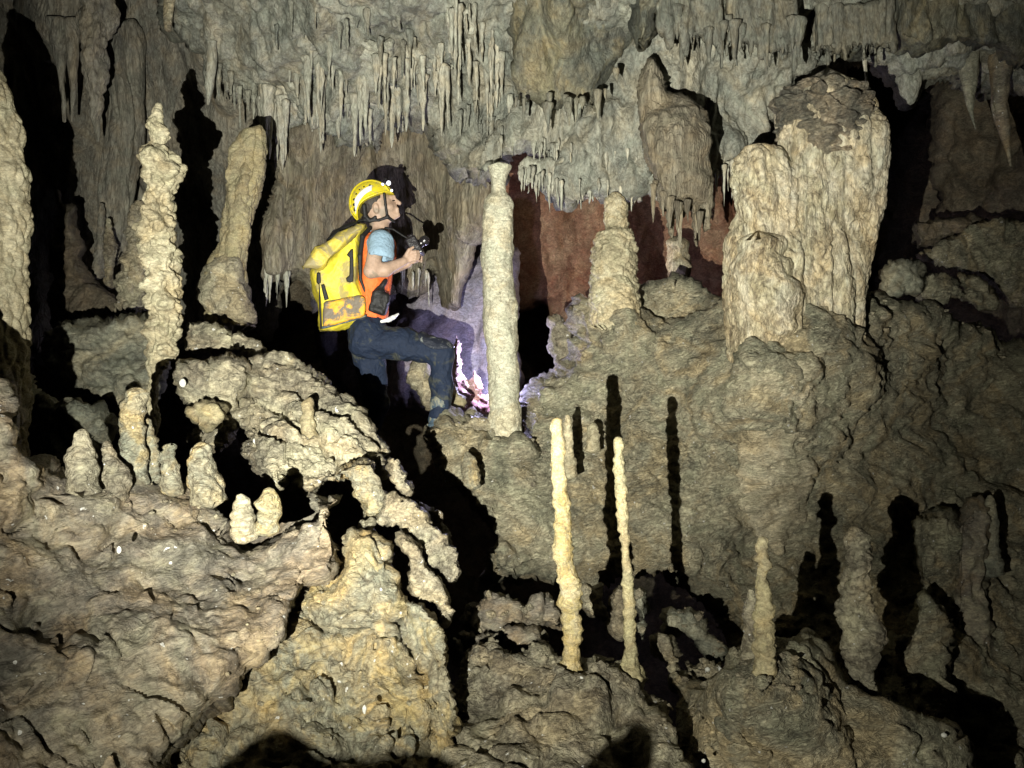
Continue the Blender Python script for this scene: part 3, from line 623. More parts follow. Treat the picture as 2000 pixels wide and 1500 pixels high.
sp('tall knobby cream stalagmite tapering to a point, left of the caver',
   [(203, 305, 314), (215, 298, 318), (235, 290, 325), (265, 288, 326), (285, 285, 328), (310, 279, 337), (330, 276, 342), (350, 280, 338), (370, 283, 330), (395, 282, 330), (410, 278, 336), (430, 283, 343), (450, 276, 348), (470, 282, 338), (490, 276, 346), (510, 279, 343),
    (540, 279, 350), (560, 277, 349), (590, 288, 352), (620, 292, 354), (650, 294, 351), (670, 288, 346), (690, 285, 352), (705, 288, 328), (740, 290, 310), (770, 290, 308), (860, 285, 310)], 4.5, 'pale', POP, 91, h=.006)
sp('leaning yellow stalagmite with a hooked top, between the knobby one and the caver',
   [(246, 503, 511), (256, 474, 513), (280, 462, 515), (310, 452, 516), (340, 447, 515), (380, 441, 510), (420, 436, 498), (460, 432, 489), (490, 426, 478), (510, 412, 470), (530, 398, 468), (560, 386, 470), (590, 392, 480), (610, 402, 490), (640, 405, 500)], 5.7, 'yellow', FLU, 92)
rk('rock', 'brown lumpy foot under the leaning yellow stalagmite', 'rock', [(384, 560), (396, 520), (420, 500), (460, 500), (476, 530), (482, 560), (492, 600), (500, 632), (470, 628), (440, 620), (400, 612), (392, 590)], [(430, 560, 5.55)], 'tan', T=.15, R=24, seed=93)
sp('massive fluted grey column cut off by the left edge of the photo',
   [(120, -60, -5), (160, -60, 10), (200, -70, 24), (240, -70, 36), (300, -70, 36), (340, -75, 48), (370, -75, 42), (430, -75, 54), (500, -75, 46), (540, -75, 42), (600, -75, 46), (650, -80, 50), (700, -80, 50), (980, -80, 50)], 4.0, 'pale', [('b', 5, .03, .25), ('w', 9, .025, .4), ('c', 18, .014, .6), ('f', 40, .005, 1)], 94, name='column')
sp('slender green-grey column standing right of the caver',
   [(325, 950, 1000), (340, 955, 992), (360, 958, 986), (376, 958, 988), (388, 947, 998), (400, 944, 1002), (450, 944, 1002), (500, 941, 1003), (560, 943, 1004), (620, 946, 1009), (680, 949, 1011), (740, 951, 1012), (800, 955, 1016), (850, 955, 1022), (872, 950, 1028), (900, 944, 1030)], 5.35, 'green', [('n', 3, .02, .6), ('b', 8, .010, .8), ('w', 14, .012, .8), ('f', 45, .004, 1)], 95, name='column')
sp('ringed tan stalagmite with a pale cap, on the slope right of the green column',
   [(378, 1192, 1210), (390, 1184, 1220), (410, 1179, 1226), (435, 1177, 1228), (447, 1180, 1230), (455, 1164, 1238), (490, 1156, 1242), (530, 1156, 1242), (570, 1152, 1246), (600, 1150, 1250), (640, 1148, 1252)], 5.7, 'pale', [('n', 3, .03, 1), ('b', 7, .016, 1.6), ('w', 13, .025, 1.3), ('t', 18, .014, 1.6), ('f', 40, .006, 1)], 96)
pc = empty('pillar', P(1620, 690, 5.2)); tag(pc, 'broad cream and tan flowstone pillar at right, as thick as three bodies', 'pillar')
spire('trunk', [(158, 1590, 1650), (168, 1562, 1672), (182, 1546, 1690), (205, 1532, 1702), (240, 1526, 1708), (280, 1524, 1714), (330, 1530, 1716), (400, 1545, 1712), (450, 1545, 1702), (500, 1545, 1700), (560, 1555, 1697), (620, 1562, 1692), (690, 1570, 1684)], 5.25, M['pillar'], FLU, 97, .009, sq=.8, parent=pc)
spire('crest', [(156, 1585, 1650), (168, 1556, 1675), (182, 1540, 1690), (205, 1526, 1700), (240, 1520, 1704), (280, 1524, 1700), (310, 1540, 1690), (340, 1570, 1670)], 5.2, M['pillar_top'], [('b', 3, .07, 1), ('b', 8, .05, 2), ('w', 16, .03, 1.5), ('f', 40, .01, 1)], 98, .009, sq=.8, parent=pc)
spire('web', [(215, 1530, 1570), (260, 1510, 1600), (340, 1506, 1625), (450, 1515, 1640), (560, 1530, 1640), (700, 1540, 1640)], 5.12, M['pillar'], FLU, 107, .009, sq=.7, parent=pc)
spire('shoulder', [(282, 1450, 1500), (292, 1436, 1530), (310, 1424, 1545), (350, 1424, 1560), (420, 1438, 1575), (480, 1438, 1585), (560, 1440, 1590), (700, 1440, 1590)], 5.1, M['pillar'], FLU, 99, .009, sq=.8, parent=pc)
spire('foot', [(470, 1436, 1526), (486, 1433, 1530), (500, 1434, 1532), (520, 1432, 1540), (548, 1436, 1552), (570, 1438, 1566), (600, 1438, 1564), (640, 1440, 1548), (670, 1441, 1535), (692, 1444, 1518), (708, 1446, 1510)], 5.0, M['pillar'], [('n', 2, .06, 1), ('b', 5, .03, 1.6), ('w', 14, .02, 1.5), ('f', 40, .005, 1)], 100, .008, parent=pc)
tt = 'thin stalagmites rising from the foreground'
sp('tall thin yellow stalagmite in the foreground, banded with grey patches',
   [(819, 1079, 1098), (823, 1075, 1101), (850, 1075, 1102), (900, 1077, 1105), (960, 1081, 1109), (1000, 1085, 1114), (1050, 1084, 1117), (1090, 1084, 1122), (1130, 1088, 1129), (1150, 1093, 1133), (1200, 1093, 1136), (1250, 1097, 1135), (1290, 1096, 1138), (1318, 1096, 1144), (1335, 1084, 1156), (1390, 1074, 1168)], 3.3, 'amber', THIN, 101, h=.005, group=tt)
sp('tall thin tan stalagmite, second from the left in the foreground',
   [(855, 1202, 1215), (859, 1199, 1219), (900, 1199, 1220), (960, 1202, 1224), (1020, 1207, 1229), (1100, 1214, 1232), (1160, 1216, 1238), (1220, 1218, 1240), (1270, 1216, 1244), (1285, 1211, 1250), (1320, 1202, 1262)], 3.35, 'yellow', THIN, 102, h=.005, group=tt)
t3 = sp('short cream stalagmite with a knobby pinched neck, in front of the right slope',
   [(1050, 1479, 1498), (1056, 1474, 1502), (1082, 1475, 1502), (1090, 1479, 1506), (1098, 1480, 1510), (1106, 1478, 1504), (1114, 1480, 1500), (1150, 1478, 1506), (1180, 1477, 1508), (1250, 1475, 1510), (1290, 1474, 1512), (1330, 1466, 1520)], 3.2, 'yellow', THIN, 103, h=.005, group=tt)
sp('low brown stalagmite leaning on the cream one with the pinched neck', [(1152, 1462, 1470), (1165, 1455, 1480), (1200, 1452, 1482), (1260, 1450, 1486), (1320, 1444, 1490)], 3.35, 'tan', THIN, 104, group=tt)
sp('double-stemmed brown stalagmite rising behind the right foreground ridge', [(1036, 1660, 1678), (1050, 1650, 1692), (1080, 1648, 1700), (1130, 1642, 1704), (1200, 1640, 1704), (1260, 1655, 1706), (1330, 1665, 1708), (1430, 1665, 1710)], 3.7, 'tan', [('b', 5, .05, .8), ('w', 10, .04, .8), ('c', 18, .016, 1), ('f', 35, .006, 1)], 105)
sp('ghostly grey stalagmite at the far lower right', [(968, 1930, 1938), (976, 1926, 1942), (1000, 1924, 1944), (1060, 1918, 1952), (1120, 1910, 1960)], 5.4, 'grey', RIB, 106)
sr = 'stubby stalagmites along the crest of the left mound'
for lab, prof, D, s in [
    ('squat grey stalagmite, leftmost of the stubby row', [(840, 154, 168), (850, 146, 173), (870, 144, 178), (880, 138, 184), (900, 133, 188), (940, 130, 192), (960, 128, 196)], 3.0, 111),
    ('broken cream stalagmite with a rounded base, second in the stubby row', [(861, 200, 215), (868, 192, 224), (890, 192, 226), (905, 192, 240), (930, 194, 250), (955, 202, 252), (968, 212, 245), (985, 220, 240)], 3.15, 112),
    ('tallest stalagmite of the stubby row, with a bent knob on top', [(758, 256, 276), (768, 246, 284), (790, 238, 284), (805, 235, 281), (830, 236, 280), (870, 232, 284), (900, 232, 287), (930, 244, 288), (965, 250, 290)], 3.3, 113),
    ('narrow stalagmite pressed against the right side of the tallest stubby one', [(820, 282, 294), (840, 280, 300), (870, 284, 308), (900, 284, 312), (945, 282, 314), (960, 280, 316)], 3.38, 114),
    ('small forked cream stalagmite in the middle of the stubby row', [(865, 322, 346), (872, 316, 347), (890, 314, 345), (920, 313, 348), (950, 316, 352), (960, 318, 352)], 3.3, 115),
    ('rounded brown stalagmite in the stubby row with a wide skirt', [(867, 384, 402), (875, 375, 412), (900, 371, 420), (925, 371, 430), (950, 375, 442), (980, 378, 448)], 3.25, 116),
    ('low grey-white stump at the right end of the stubby row', [(966, 462, 480), (975, 457, 488), (1000, 452, 496), (1025, 450, 500), (1050, 455, 500)], 3.1, 117),
    ('yellowish stub right of the low grey-white stump', [(955, 515, 534), (965, 508, 545), (990, 503, 548), (1020, 502, 546), (1040, 504, 545)], 3.12, 118)]:
    sp(lab, prof, D, 'tan' if s in (112, 117, 111) else 'lobe', RIB, s, h=.005, group=sr)
sp('thin yellow stub standing on the ledge above the black hole', [(778, 602, 610), (786, 592, 614), (800, 590, 616), (820, 590, 616), (840, 588, 620), (865, 584, 622)], 4.0, 'yellow', RIB, 119)
sb = 'small stalagmites in the dim back left'
for lab, prof, D, m, s in [
    ('thin reddish stalagmite in the dim back left, the left one of the pair', [(398, 194, 203), (420, 193, 204), (450, 190, 204), (500, 184, 204), (540, 176, 206)], 7.0, 'back', 120),
    ('banded reddish stalagmite in the dim back left, the right one of the pair', [(428, 208, 216), (450, 206, 218), (480, 204, 228), (500, 204, 226), (540, 204, 222), (560, 200, 226)], 6.9, 'tan', 121),
    ('lumpy brown stalagmite directly behind the knobby cream one', [(392, 262, 286), (420, 254, 292), (460, 250, 292), (500, 244, 296), (560, 236, 296), (610, 234, 300)], 6.2, 'tan', 122)]:
    sp(lab, prof, D, m, POP if s == 122 else RIB, s, group=sb)
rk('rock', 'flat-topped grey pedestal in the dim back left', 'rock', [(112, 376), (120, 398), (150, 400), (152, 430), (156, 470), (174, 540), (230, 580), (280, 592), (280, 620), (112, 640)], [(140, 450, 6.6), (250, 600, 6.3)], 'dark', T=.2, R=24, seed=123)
wh = 'pairs of pale spikes on the slope'
for lab, prof, D, s in [('white-tipped spike right behind the tall yellow stalagmite', [(812, 1104, 1112), (830, 1100, 1116), (860, 1098, 1120), (900, 1096, 1124), (930, 1094, 1128)], 4.9, 124),
                        ('small pale knob on the slope left of the first black stripe', [(828, 1152, 1164), (835, 1147, 1168), (850, 1146, 1170), (880, 1142, 1174)], 5.2, 125),
                        ('short blunt stump on the slope below the green column', [(885, 904, 920), (892, 900, 930), (915, 902, 934), (940, 906, 938), (950, 908, 938)], 4.85, 126)]:
    sp(lab, prof, D, 'pale' if s < 126 else 'lobe', RIB, s)
_sl = tps(SLP)
APR = lambda x, y: _sl(x, y)-.075
rk('flowstone', 'pale yellowish sheet of flowstone running down the slope under the thick pillar', 'flowstone',
   [(1440, 690), (1500, 700), (1585, 690), (1592, 800), (1590, 900), (1575, 1000), (1530, 1080), (1490, 1060), (1450, 1000), (1436, 900), (1440, 800)], APR, 'apron', T=.11, R=75, seed=141, disp=[('b', 5, .04, 1.8), ('b', 12, .016, 1.6), ('f', 26, .01, 1.4)])
# gleaming white drip spots
def blob(name, label, px, py, D, w, hgt, mat, seed):
    w *= .7; hgt *= .7; W = w/2
    return spire(name, [(py-hgt/2, px-W*.4, px+W*.4), (py-hgt*.3, px-W*.85, px+W*.85), (py, px-W, px+W), (py+hgt*.3, px-W*.8, px+W*.8), (py+hgt/2, px-W*.4, px+W*.4)], D, mat, [('f', 25, .006, 1)], seed, .004, 0, .6, label, 'pebble', 'gleaming white calcite pebbles')
for i, (px, py, D, ww, hh, lab) in enumerate([
    (30, 886, 3.2, 16, 14, 'white pebble at the left edge of the big mound'), (357, 748, 4.05, 20, 22, 'white crystal lump left of the round cracked boulder'), (1382, 1308, 3.7, 15, 12, 'white pebble on the rock below the grey slab'),
    (1356, 836, 5.4, 8, 14, 'white crystal on the slope right of the second black stripe'), (232, 1074, 2.72, 14, 20, 'white chip in the middle of the big left mound'), (712, 1386, 2.72, 12, 24, 'white splinter in the cracked front lobe'),
    (500, 862, 3.9, 16, 18, 'round white knob on the ledge edge'), (1084, 1496, 2.95, 18, 12, 'white pebble at the bottom centre edge'), (1844, 1436, 3.36, 18, 12, 'white pebble on the lower right ridge'), (1374, 1486, 3.0, 12, 10, 'white pebble low on the right foreground mound')]):
    blob('pebble', lab, px, py, D, ww, hh, M['white'], 130+i)

# ================================================================== stalactites
def stal(label, prof, D, mat, disp=(('n', 6, .02, .4), ('b', 14, .012, .4)), seed=1, group=None, h=.012, lean=0.):
    return spire('stalactite', prof, D, M[mat], disp, seed, h, lean, 1., label, 'stalactite', group)
bl = 'long stalactites at the dim top left'
rock('hanging_rock', [(20, -140), (34, 10), (50, 52), (76, 82), (106, 118), (130, 128), (150, 100), (170, 60), (216, 30), (225, -140)], [(100, 0, 6.7), (200, 0, 6.6)], M['back'], T=.2, R=24, step=4, amp=3, disp=[('b', 2.5, .09, .4), ('b', 8, .03, .3)], seed=150, kind='structure')
stal('long thin drop at the dim top left, nearest to the black gap', [(40, 92, 132), (100, 104, 130), (130, 110, 126), (170, 115, 126), (205, 120, 130), (238, 123, 129)], 6.6, 'back', seed=151, group=bl)
stal('long thin drop at the dim top left, second from the black gap', [(40, 126, 156), (100, 131, 152), (150, 134, 150), (180, 137, 147), (238, 138, 143)], 6.6, 'back', seed=152, group=bl)
stal('thick knobbly icicle at the dim top left, right of the two thin drops', [(-60, 158, 214), (60, 158, 212), (120, 160, 208), (160, 164, 206), (200, 172, 202), (240, 182, 196), (276, 189, 193)], 6.5, 'back', disp=(('b', 7, .05, .6), ('w', 18, .03, 1)), seed=153, group=bl)
stal('broad fluted curtain column behind the thick knobbly icicle', [(50, 222, 262), (120, 212, 268), (200, 206, 272), (260, 202, 272), (330, 206, 268), (420, 200, 262), (500, 196, 250)], 7.3, 'back', disp=(('b', 5, .08, .2), ('b', 12, .03, .25)), seed=154, group=bl)
stal('short tan drop at the top edge between the dim wall and the pale ceiling', [(-60, 318, 342), (20, 320, 340), (60, 324, 336)], 6.4, 'tan', seed=155, group=bl)
stal('small pale spike left of the stalactite curtain, above the hooked stalagmite', [(80, 402, 424), (130, 402, 422), (170, 402, 416), (205, 404, 409)], 6.5, 'stal', seed=156)
rock('stalactite', [(1262, 118), (1276, 110), (1292, 140), (1300, 176), (1340, 184), (1370, 205), (1386, 250), (1391, 330), (1391, 400), (1384, 440), (1378, 446), (1370, 405), (1364, 440), (1361, 484), (1356, 470), (1350, 430), (1342, 405), (1334, 425), (1326, 404), (1318, 430), (1312, 464), (1308, 440), (1302, 405),
      (1296, 420), (1290, 392), (1280, 360), (1270, 330), (1256, 300), (1248, 240), (1250, 170)], [(1270, 150, 5.35), (1340, 300, 5.0), (1300, 400, 5.15)], M['drape'], T=.18, R=26, step=3, amp=1.5, disp=[('b', 3.5, .04, .5), ('w', 7, .04, .8), ('b', 14, .015, .6), ('f', 30, .008, 1)], seed=160,
     label='giant brown stalactite with a toothed lower edge, left of the thick pillar', cat='stalactite')
rock('drapery', [(528, 300), (556, 262), (600, 232), (700, 250), (742, 300), (748, 430), (742, 560), (690, 620), (640, 592), (604, 560), (588, 545), (560, 548), (515, 540), (514, 476), (526, 430), (545, 350)],
     [(540, 330, 6.9), (650, 280, 6.9), (700, 450, 7.15), (550, 500, 6.75), (660, 560, 7.1)], M['drape'], T=.2, R=18, step=3, amp=2, disp=[('b', 2.4, .12, .22), ('b', 6, .06, .18), ('b', 14, .022, .2), ('f', 24, .01, .6)], seed=161,
     label='brown fluted drapery of flowstone on the wall behind the caver', cat='drapery')
stal('pale thin icicle hanging alone in front of the black hollow at the top right', [(70, 1683, 1694), (110, 1684, 1694), (130, 1687, 1693), (172, 1692, 1697)], 5.7, 'stal', seed=162, h=.006)
stal('long tan icicle at the right edge, the larger one', [(60, 1930, 1976), (150, 1936, 1972), (200, 1938, 1966), (240, 1945, 1972), (270, 1955, 1972), (300, 1966, 1974), (325, 1972, 1976)], 6.3, 'mound', seed=163)
stal('short tan icicle at the right edge, the smaller one', [(90, 1872, 1912), (160, 1878, 1906), (195, 1884, 1902), (215, 1890, 1900), (235, 1898, 1903), (252, 1904, 1907)], 6.3, 'grey', seed=164)
stal('blunt grey hump hanging from the ceiling right of the pillar top', [(120, 1745, 1800), (170, 1755, 1796), (190, 1764, 1790), (202, 1772, 1784)], 6.4, 'ceil', seed=165)

FN = tps([(300, -200, 5.2), (320, 50, 6.9), (420, 60, 6.5), (500, 150, 6.7), (700, -50, 5.5), (700, 100, 6.1), (700, 280, 6.8), (870, 250, 6.4), (940, 340, 5.9), (1000, 200, 6.0), (1100, 370, 5.75), (1200, 200, 5.9), (1240, 370, 5.9), (1200, -80, 5.3), (1400, 150, 5.9), (1440, 310, 6.0), (1600, -80, 5.2), (1600, 150, 6.2)])
def field(n, region, ln, wd, mat, label, group, seed, off=-.08, dfn=None):
    """n single stalactites; region = (x0, x1, function of x giving the root rows, spread of the rows)"""
    r = random.Random(seed); x0, x1, rootf, spread = region; spread *= 1.4
    for i in range(n):
        x = r.uniform(x0, x1)
        y = rootf(x)+r.uniform(-spread, spread); u = r.random(); L = ln[0]*.7+(ln[1]*1.15-ln[0]*.7)*u**1.6; W = r.uniform(*wd)*(.65+.6*u)
        D = (dfn(x, y) if dfn else float(FN(x, y)))+off+r.uniform(-.08, .05)
        sk = r.uniform(-2, 2); bul = r.uniform(.55, .8)
        prof = [(y-12, x-W*.75, x+W*.75), (y+2, x-W*.55, x+W*.55), (y+L*.35, x-W*.40+sk*.3, x+W*.40+sk*.3), (y+L*.65, x-W*.34*bul+sk*.6, x+W*.34*bul+sk*.6), (y+L*.85, x-W*.2+sk*.8, x+W*.2+sk*.8), (y+L, x-.4+sk, x+.4+sk)]
        stal(label, prof, D, mat, disp=(('n', 9, .018, .5), ('b', 24, .010, .6)), seed=seed*50+i, group=group, h=.014)
def lin(*pts):
    X = [p[0] for p in pts]; Y = [p[1] for p in pts]
    return lambda x: float(np.interp(x, X, Y))
def curtain(label, x0, x1, top, rootf, ln, wd, mat, seed, D=None, off=-.03, group='toothed drip curtains on the ceiling'):
    r = random.Random(seed); x = x1; pts = []
    while x > x0:
        wt = r.uniform(*wd); x2 = max(x0, x-wt); u = r.random(); L = ln[0]+(ln[1]-ln[0])*u**1.8
        tip = (x+x2)/2+r.uniform(-1, 1); yv = rootf(x)+r.uniform(-5, 5)
        pts += [(x, yv), ((x+tip)/2+wt*.12, yv+L*.35), (tip+1.4, yv+L*.75), (tip, yv+L), (tip-1.2, yv+L*.7), ((x2+tip)/2-wt*.1, yv+L*.3)]; x = x2-r.uniform(0, wd[0]*.4)
    k = 6; tops = [(x0+(x1-x0)*i/k, top(x0+(x1-x0)*i/k)+r.uniform(-8, 8)) for i in range(k+1)]
    fn = D or (lambda a, b: np.asarray(FN(a, b))+off)
    rock('drapery', tops+pts, fn, M[mat], .045, 7, 2.2, .7, [('b', 4, .03, .3), ('b', 13, .022, .2), ('f', 28, .008, .6)], seed, None, label, 'drapery', group)
K = lambda v: (lambda x: v)
curtain('toothed drip curtain at the left end of the ceiling fringe, above the leaning yellow stalagmite', 505, 590, K(150), lin((505, 205), (590, 225)), (15, 75), (6, 13), 'stal', 201)
curtain('toothed drip curtain on the ceiling directly above the yellow pack', 592, 690, K(150), K(228), (15, 85), (6, 13), 'stal', 202)
curtain('toothed drip curtain on the ceiling directly above the caver\'s helmet', 694, 790, K(140), lin((694, 232), (790, 205)), (18, 80), (6, 14), 'stal', 203)
curtain('second-row drip curtain higher up over the yellow pack', 560, 655, K(75), K(140), (10, 50), (5, 11), 'ceil', 204)
curtain('second-row drip curtain higher up over the caver\'s helmet', 660, 765, K(80), K(148), (10, 55), (5, 11), 'stal', 205)
curtain('drip curtain stepping up to the right of the helmet', 784, 868, K(100), lin((784, 190), (868, 175)), (15, 70), (6, 12), 'stal', 206)
curtain('ragged drip curtain high above and left of the green column', 872, 935, K(20), lin((872, 105), (935, 150)), (12, 70), (5, 11), 'stal', 207)
curtain('ragged drip curtain just above the top of the green column', 930, 1004, K(170), lin((930, 225), (1004, 250)), (12, 60), (5, 10), 'ceil', 208)
curtain('low pale drip curtain over the left half of the red-lit recess', 1012, 1118, K(315), lin((1012, 338), (1118, 374)), (8, 38), (4, 8), 'stal', 209, off=-.05)
curtain('low pale drip curtain over the right half of the red-lit recess', 1122, 1250, K(330), K(368), (8, 42), (4, 8), 'stal', 210, off=-.05)
curtain('narrow drip curtain midway up the ceiling above the red-lit recess', 1045, 1240, K(270), lin((1045, 288), (1240, 312)), (6, 26), (4, 8), 'ceil', 211, off=-.06)
curtain('dark drip curtain at the top edge, left part of the row before the black slot', 1286, 1415, K(-10), lin((1286, 50), (1415, 78)), (10, 60), (7, 15), 'shaded_stal', 212, D=[(1350, 50, 5.15)])
curtain('dark drip curtain at the top edge, right part of the row before the black slot', 1420, 1560, K(-10), lin((1420, 78), (1560, 88)), (10, 60), (7, 15), 'shaded_stal', 213, D=[(1450, 50, 5.2)])
curtain('dark drip curtain at the top edge, above the crest of the thick pillar', 1592, 1750, K(0), lin((1592, 90), (1750, 85)), (10, 45), (7, 14), 'shaded_stal', 214, D=[(1650, 50, 5.6)])
curtain('grey drip curtain along the slanting ceiling edge at upper left', 396, 500, lin((396, 60), (500, 140)), lin((396, 112), (500, 200)), (10, 60), (6, 12), 'ceil', 215)
g1 = 'stalactite curtain above the caver'
field(30, (512, 735, lin((512, 190), (560, 205), (640, 205), (735, 215)), 18), (45, 115), (9, 17), 'stal', 'pale drop in the lowest tier of the curtain above the caver', g1, 1)
field(26, (560, 760, lin((560, 120), (650, 125), (760, 150)), 22), (45, 105), (8, 15), 'stal', 'pale drop in the middle tier of the curtain above the caver', g1, 2)
field(16, (520, 830, lin((520, 40), (650, 55), (830, 60)), 26), (22, 60), (5, 10), 'ceil', 'small grey drop in the top tier of the curtain above the caver', g1, 3)
field(22, (735, 880, lin((735, 170), (800, 150), (880, 120)), 30), (40, 100), (8, 15), 'stal', 'pale drop on the right shoulder of the curtain above the caver', g1, 4)
g2 = 'stalactites above the green column'
field(26, (870, 1000, lin((870, 60), (930, 70), (1000, 210)), 50), (30, 100), (5, 10), 'stal', 'thin drop in the ragged cluster above and left of the green column', g2, 5)
field(20, (860, 1010, lin((860, 215), (920, 235), (1010, 270)), 22), (25, 60), (4, 8), 'ceil', 'grey drop in the low tier just above the green column', g2, 6)
g3 = 'fringe of small stalactites over the red-lit recess'
field(34, (1010, 1250, lin((1010, 330), (1045, 345), (1100, 375), (1160, 370), (1250, 368)), 7), (14, 48), (3.5, 6.5), 'stal', 'tiny pale drop in the fringe over the red-lit recess', g3, 7)
field(24, (1040, 1250, lin((1040, 285), (1120, 300), (1250, 310)), 9), (10, 30), (3, 6), 'stal', 'tiny pale drop in the second row, above the fringe over the red-lit recess', g3, 8)
g4 = 'dark stalactites along the top edge of the photo'
field(26, (1285, 1560, lin((1285, 40), (1400, 62), (1560, 70)), 18), (30, 85), (10, 20), 'shaded_stal', 'dark grey drop in the row along the top edge, left of the black slot', g4, 9, dfn=lambda x, y: 5.3)
field(14, (1590, 1760, lin((1590, 70), (1760, 80)), 20), (18, 50), (6, 12), 'shaded_stal', 'dark grey drop in the row along the top edge, right of the black slot', g4, 10, dfn=lambda x, y: 5.8)
field(12, (1005, 1240, lin((1005, 200), (1100, 205), (1180, 200), (1240, 95)), 8), (14, 40), (6, 12), 'shaded_stal', 'dark drop on the lip of the dark hanging rock, top centre', g4, 11, dfn=lambda x, y: 5.5)
g5 = 'pale drops between the giant stalactite and the pillar'
field(7, (1392, 1440, lin((1392, 345), (1440, 320)), 6), (40, 90), (5, 9), 'stal', 'pale drop between the giant stalactite and the thick pillar', g5, 12, dfn=lambda x, y: 5.9)
field(11, (1268, 1386, lin((1268, 360), (1300, 395), (1386, 430)), 6), (28, 80), (9, 15), 'drape', 'brown-grey tooth on the lower edge of the giant stalactite', 'teeth under the giant stalactite', 16, dfn=lambda x, y: 5.2)
g6 = 'drops under the brown drapery'
field(7, (512, 572, lin((512, 535), (572, 542)), 3), (28, 70), (4, 8), 'stal', 'bright-edged drop hanging under the brown drapery left of the yellow pack', g6, 13, dfn=lambda x, y: 6.9)
g7 = 'hair-thin drops under the forearm'
field(9, (778, 838, lin((778, 535), (838, 545)), 6), (18, 50), (2.5, 4.5), 'stal', 'hair-thin drop seen just under the caver\'s forearm', g7, 14, dfn=lambda x, y: 7.15)
field(8, (400, 500, lin((400, 110), (500, 205)), 6), (25, 60), (6, 10), 'ceil', 'grey drop on the slanting ceiling edge left of the curtain', 'drops on the slanting ceiling edge', 15)
# ================================================================== the caver
CD = 5.6
def W(px, py, y=0.): return P(px, py, CD+y).astype(np.float32)
def s_(px): return px*CD/F
M['skin'] = plain('skin', (.46, .32, .235), .55, (.30, .24, .18), .25, 9, .1)
M['denim'] = plain('blue_work_trousers', (.009, .018, .042), .8, (.05, .055, .048), .3, 9, .6, wrinkle=20)
M['sleeve'] = plain('light_blue_cloth', (.30, .44, .56), .85, bump=.5, wrinkle=30)
M['orange'] = plain('orange_vest_cloth', (.95, .19, .04), .7, bump=.4, wrinkle=20)
M['black'] = plain('black_webbing', (.012, .012, .012), .6)
M['blackgloss'] = plain('black_plastic', (.018, .016, .018), .25, spec=.7)
M['helmet'] = plain('yellow_helmet_plastic', (.80, .66, .03), .35, (.45, .38, .14), .3, 20, .12, spec=.5)
M['sticker'] = plain('white_reflective_sticker', (.85, .86, .84), .35)
M['hair'] = plain('dark_hair', (.03, .022, .016), .6)
M['kneemat'] = plain('dark_scuffed_knee_cloth', (.02, .025, .04), .45, (.25, .27, .25), .15, 22, .5)
M['packy'] = plain('yellow_pack_fabric', (.74, .62, .05), .55, (.42, .35, .12), .42, 7, .4, wrinkle=12)
M['flapy'] = plain('muddy_yellow_pack_flap', (.62, .50, .08), .55, (.30, .25, .11), .5, 9, .4, wrinkle=14)
M['packo'] = plain('orange_muddy_panel', (.80, .42, .03), .55, (.17, .14, .10), .62, 8, .3)
M['boot'] = plain('muddy_boot', (.05, .08, .11), .6, (.22, .22, .17), .45, 16, .4)
mle, ntl, bsl = newmat('lit_led_lens'); bsl.inputs['Base Color'].default_value = (.9, .9, .95, 1)
bsl.inputs['Emission Color'].default_value = (.9, .92, 1, 1); bsl.inputs['Emission Strength'].default_value = 1.5; M['led'] = mle

def sdf_obj(name, f, lo, hi, h, mat, parent=None, disp=(), seed=1, **kw):
    V, Q = surfnets(f, lo, hi, h); V = displace(V, Q, disp, seed) if disp else V
    return tag(link(name, V.astype(float), Q, mat, parent), **kw)
def bb(x0, y0, x1, y1, d0=-.35, d1=.35):
    a = P(x0, y1, CD+d0*0); b = P(x1, y0, CD)
    return (a[0]-.02, CD+d0, a[2]-.02), (b[0]+.02, CD+d1, b[2]+.02)

def chain(p, pts, r, k=.006):
    out = None
    for i in range(len(pts)-1):
        ra = r[i] if isinstance(r, (list, tuple)) else r; rb = r[i+1] if isinstance(r, (list, tuple)) else r
        d = cone(p, W(*pts[i]), W(*pts[i+1]), ra, rb); out = d if out is None else smin(out, d, k)
    return out

def torso(p, grow=0.):
    q = p.copy(); q[:, 1] = (q[:, 1]-CD)*.66+CD
    d = cone(q, W(738, 487), W(722, 596), .104+grow, .098+grow)
    return d

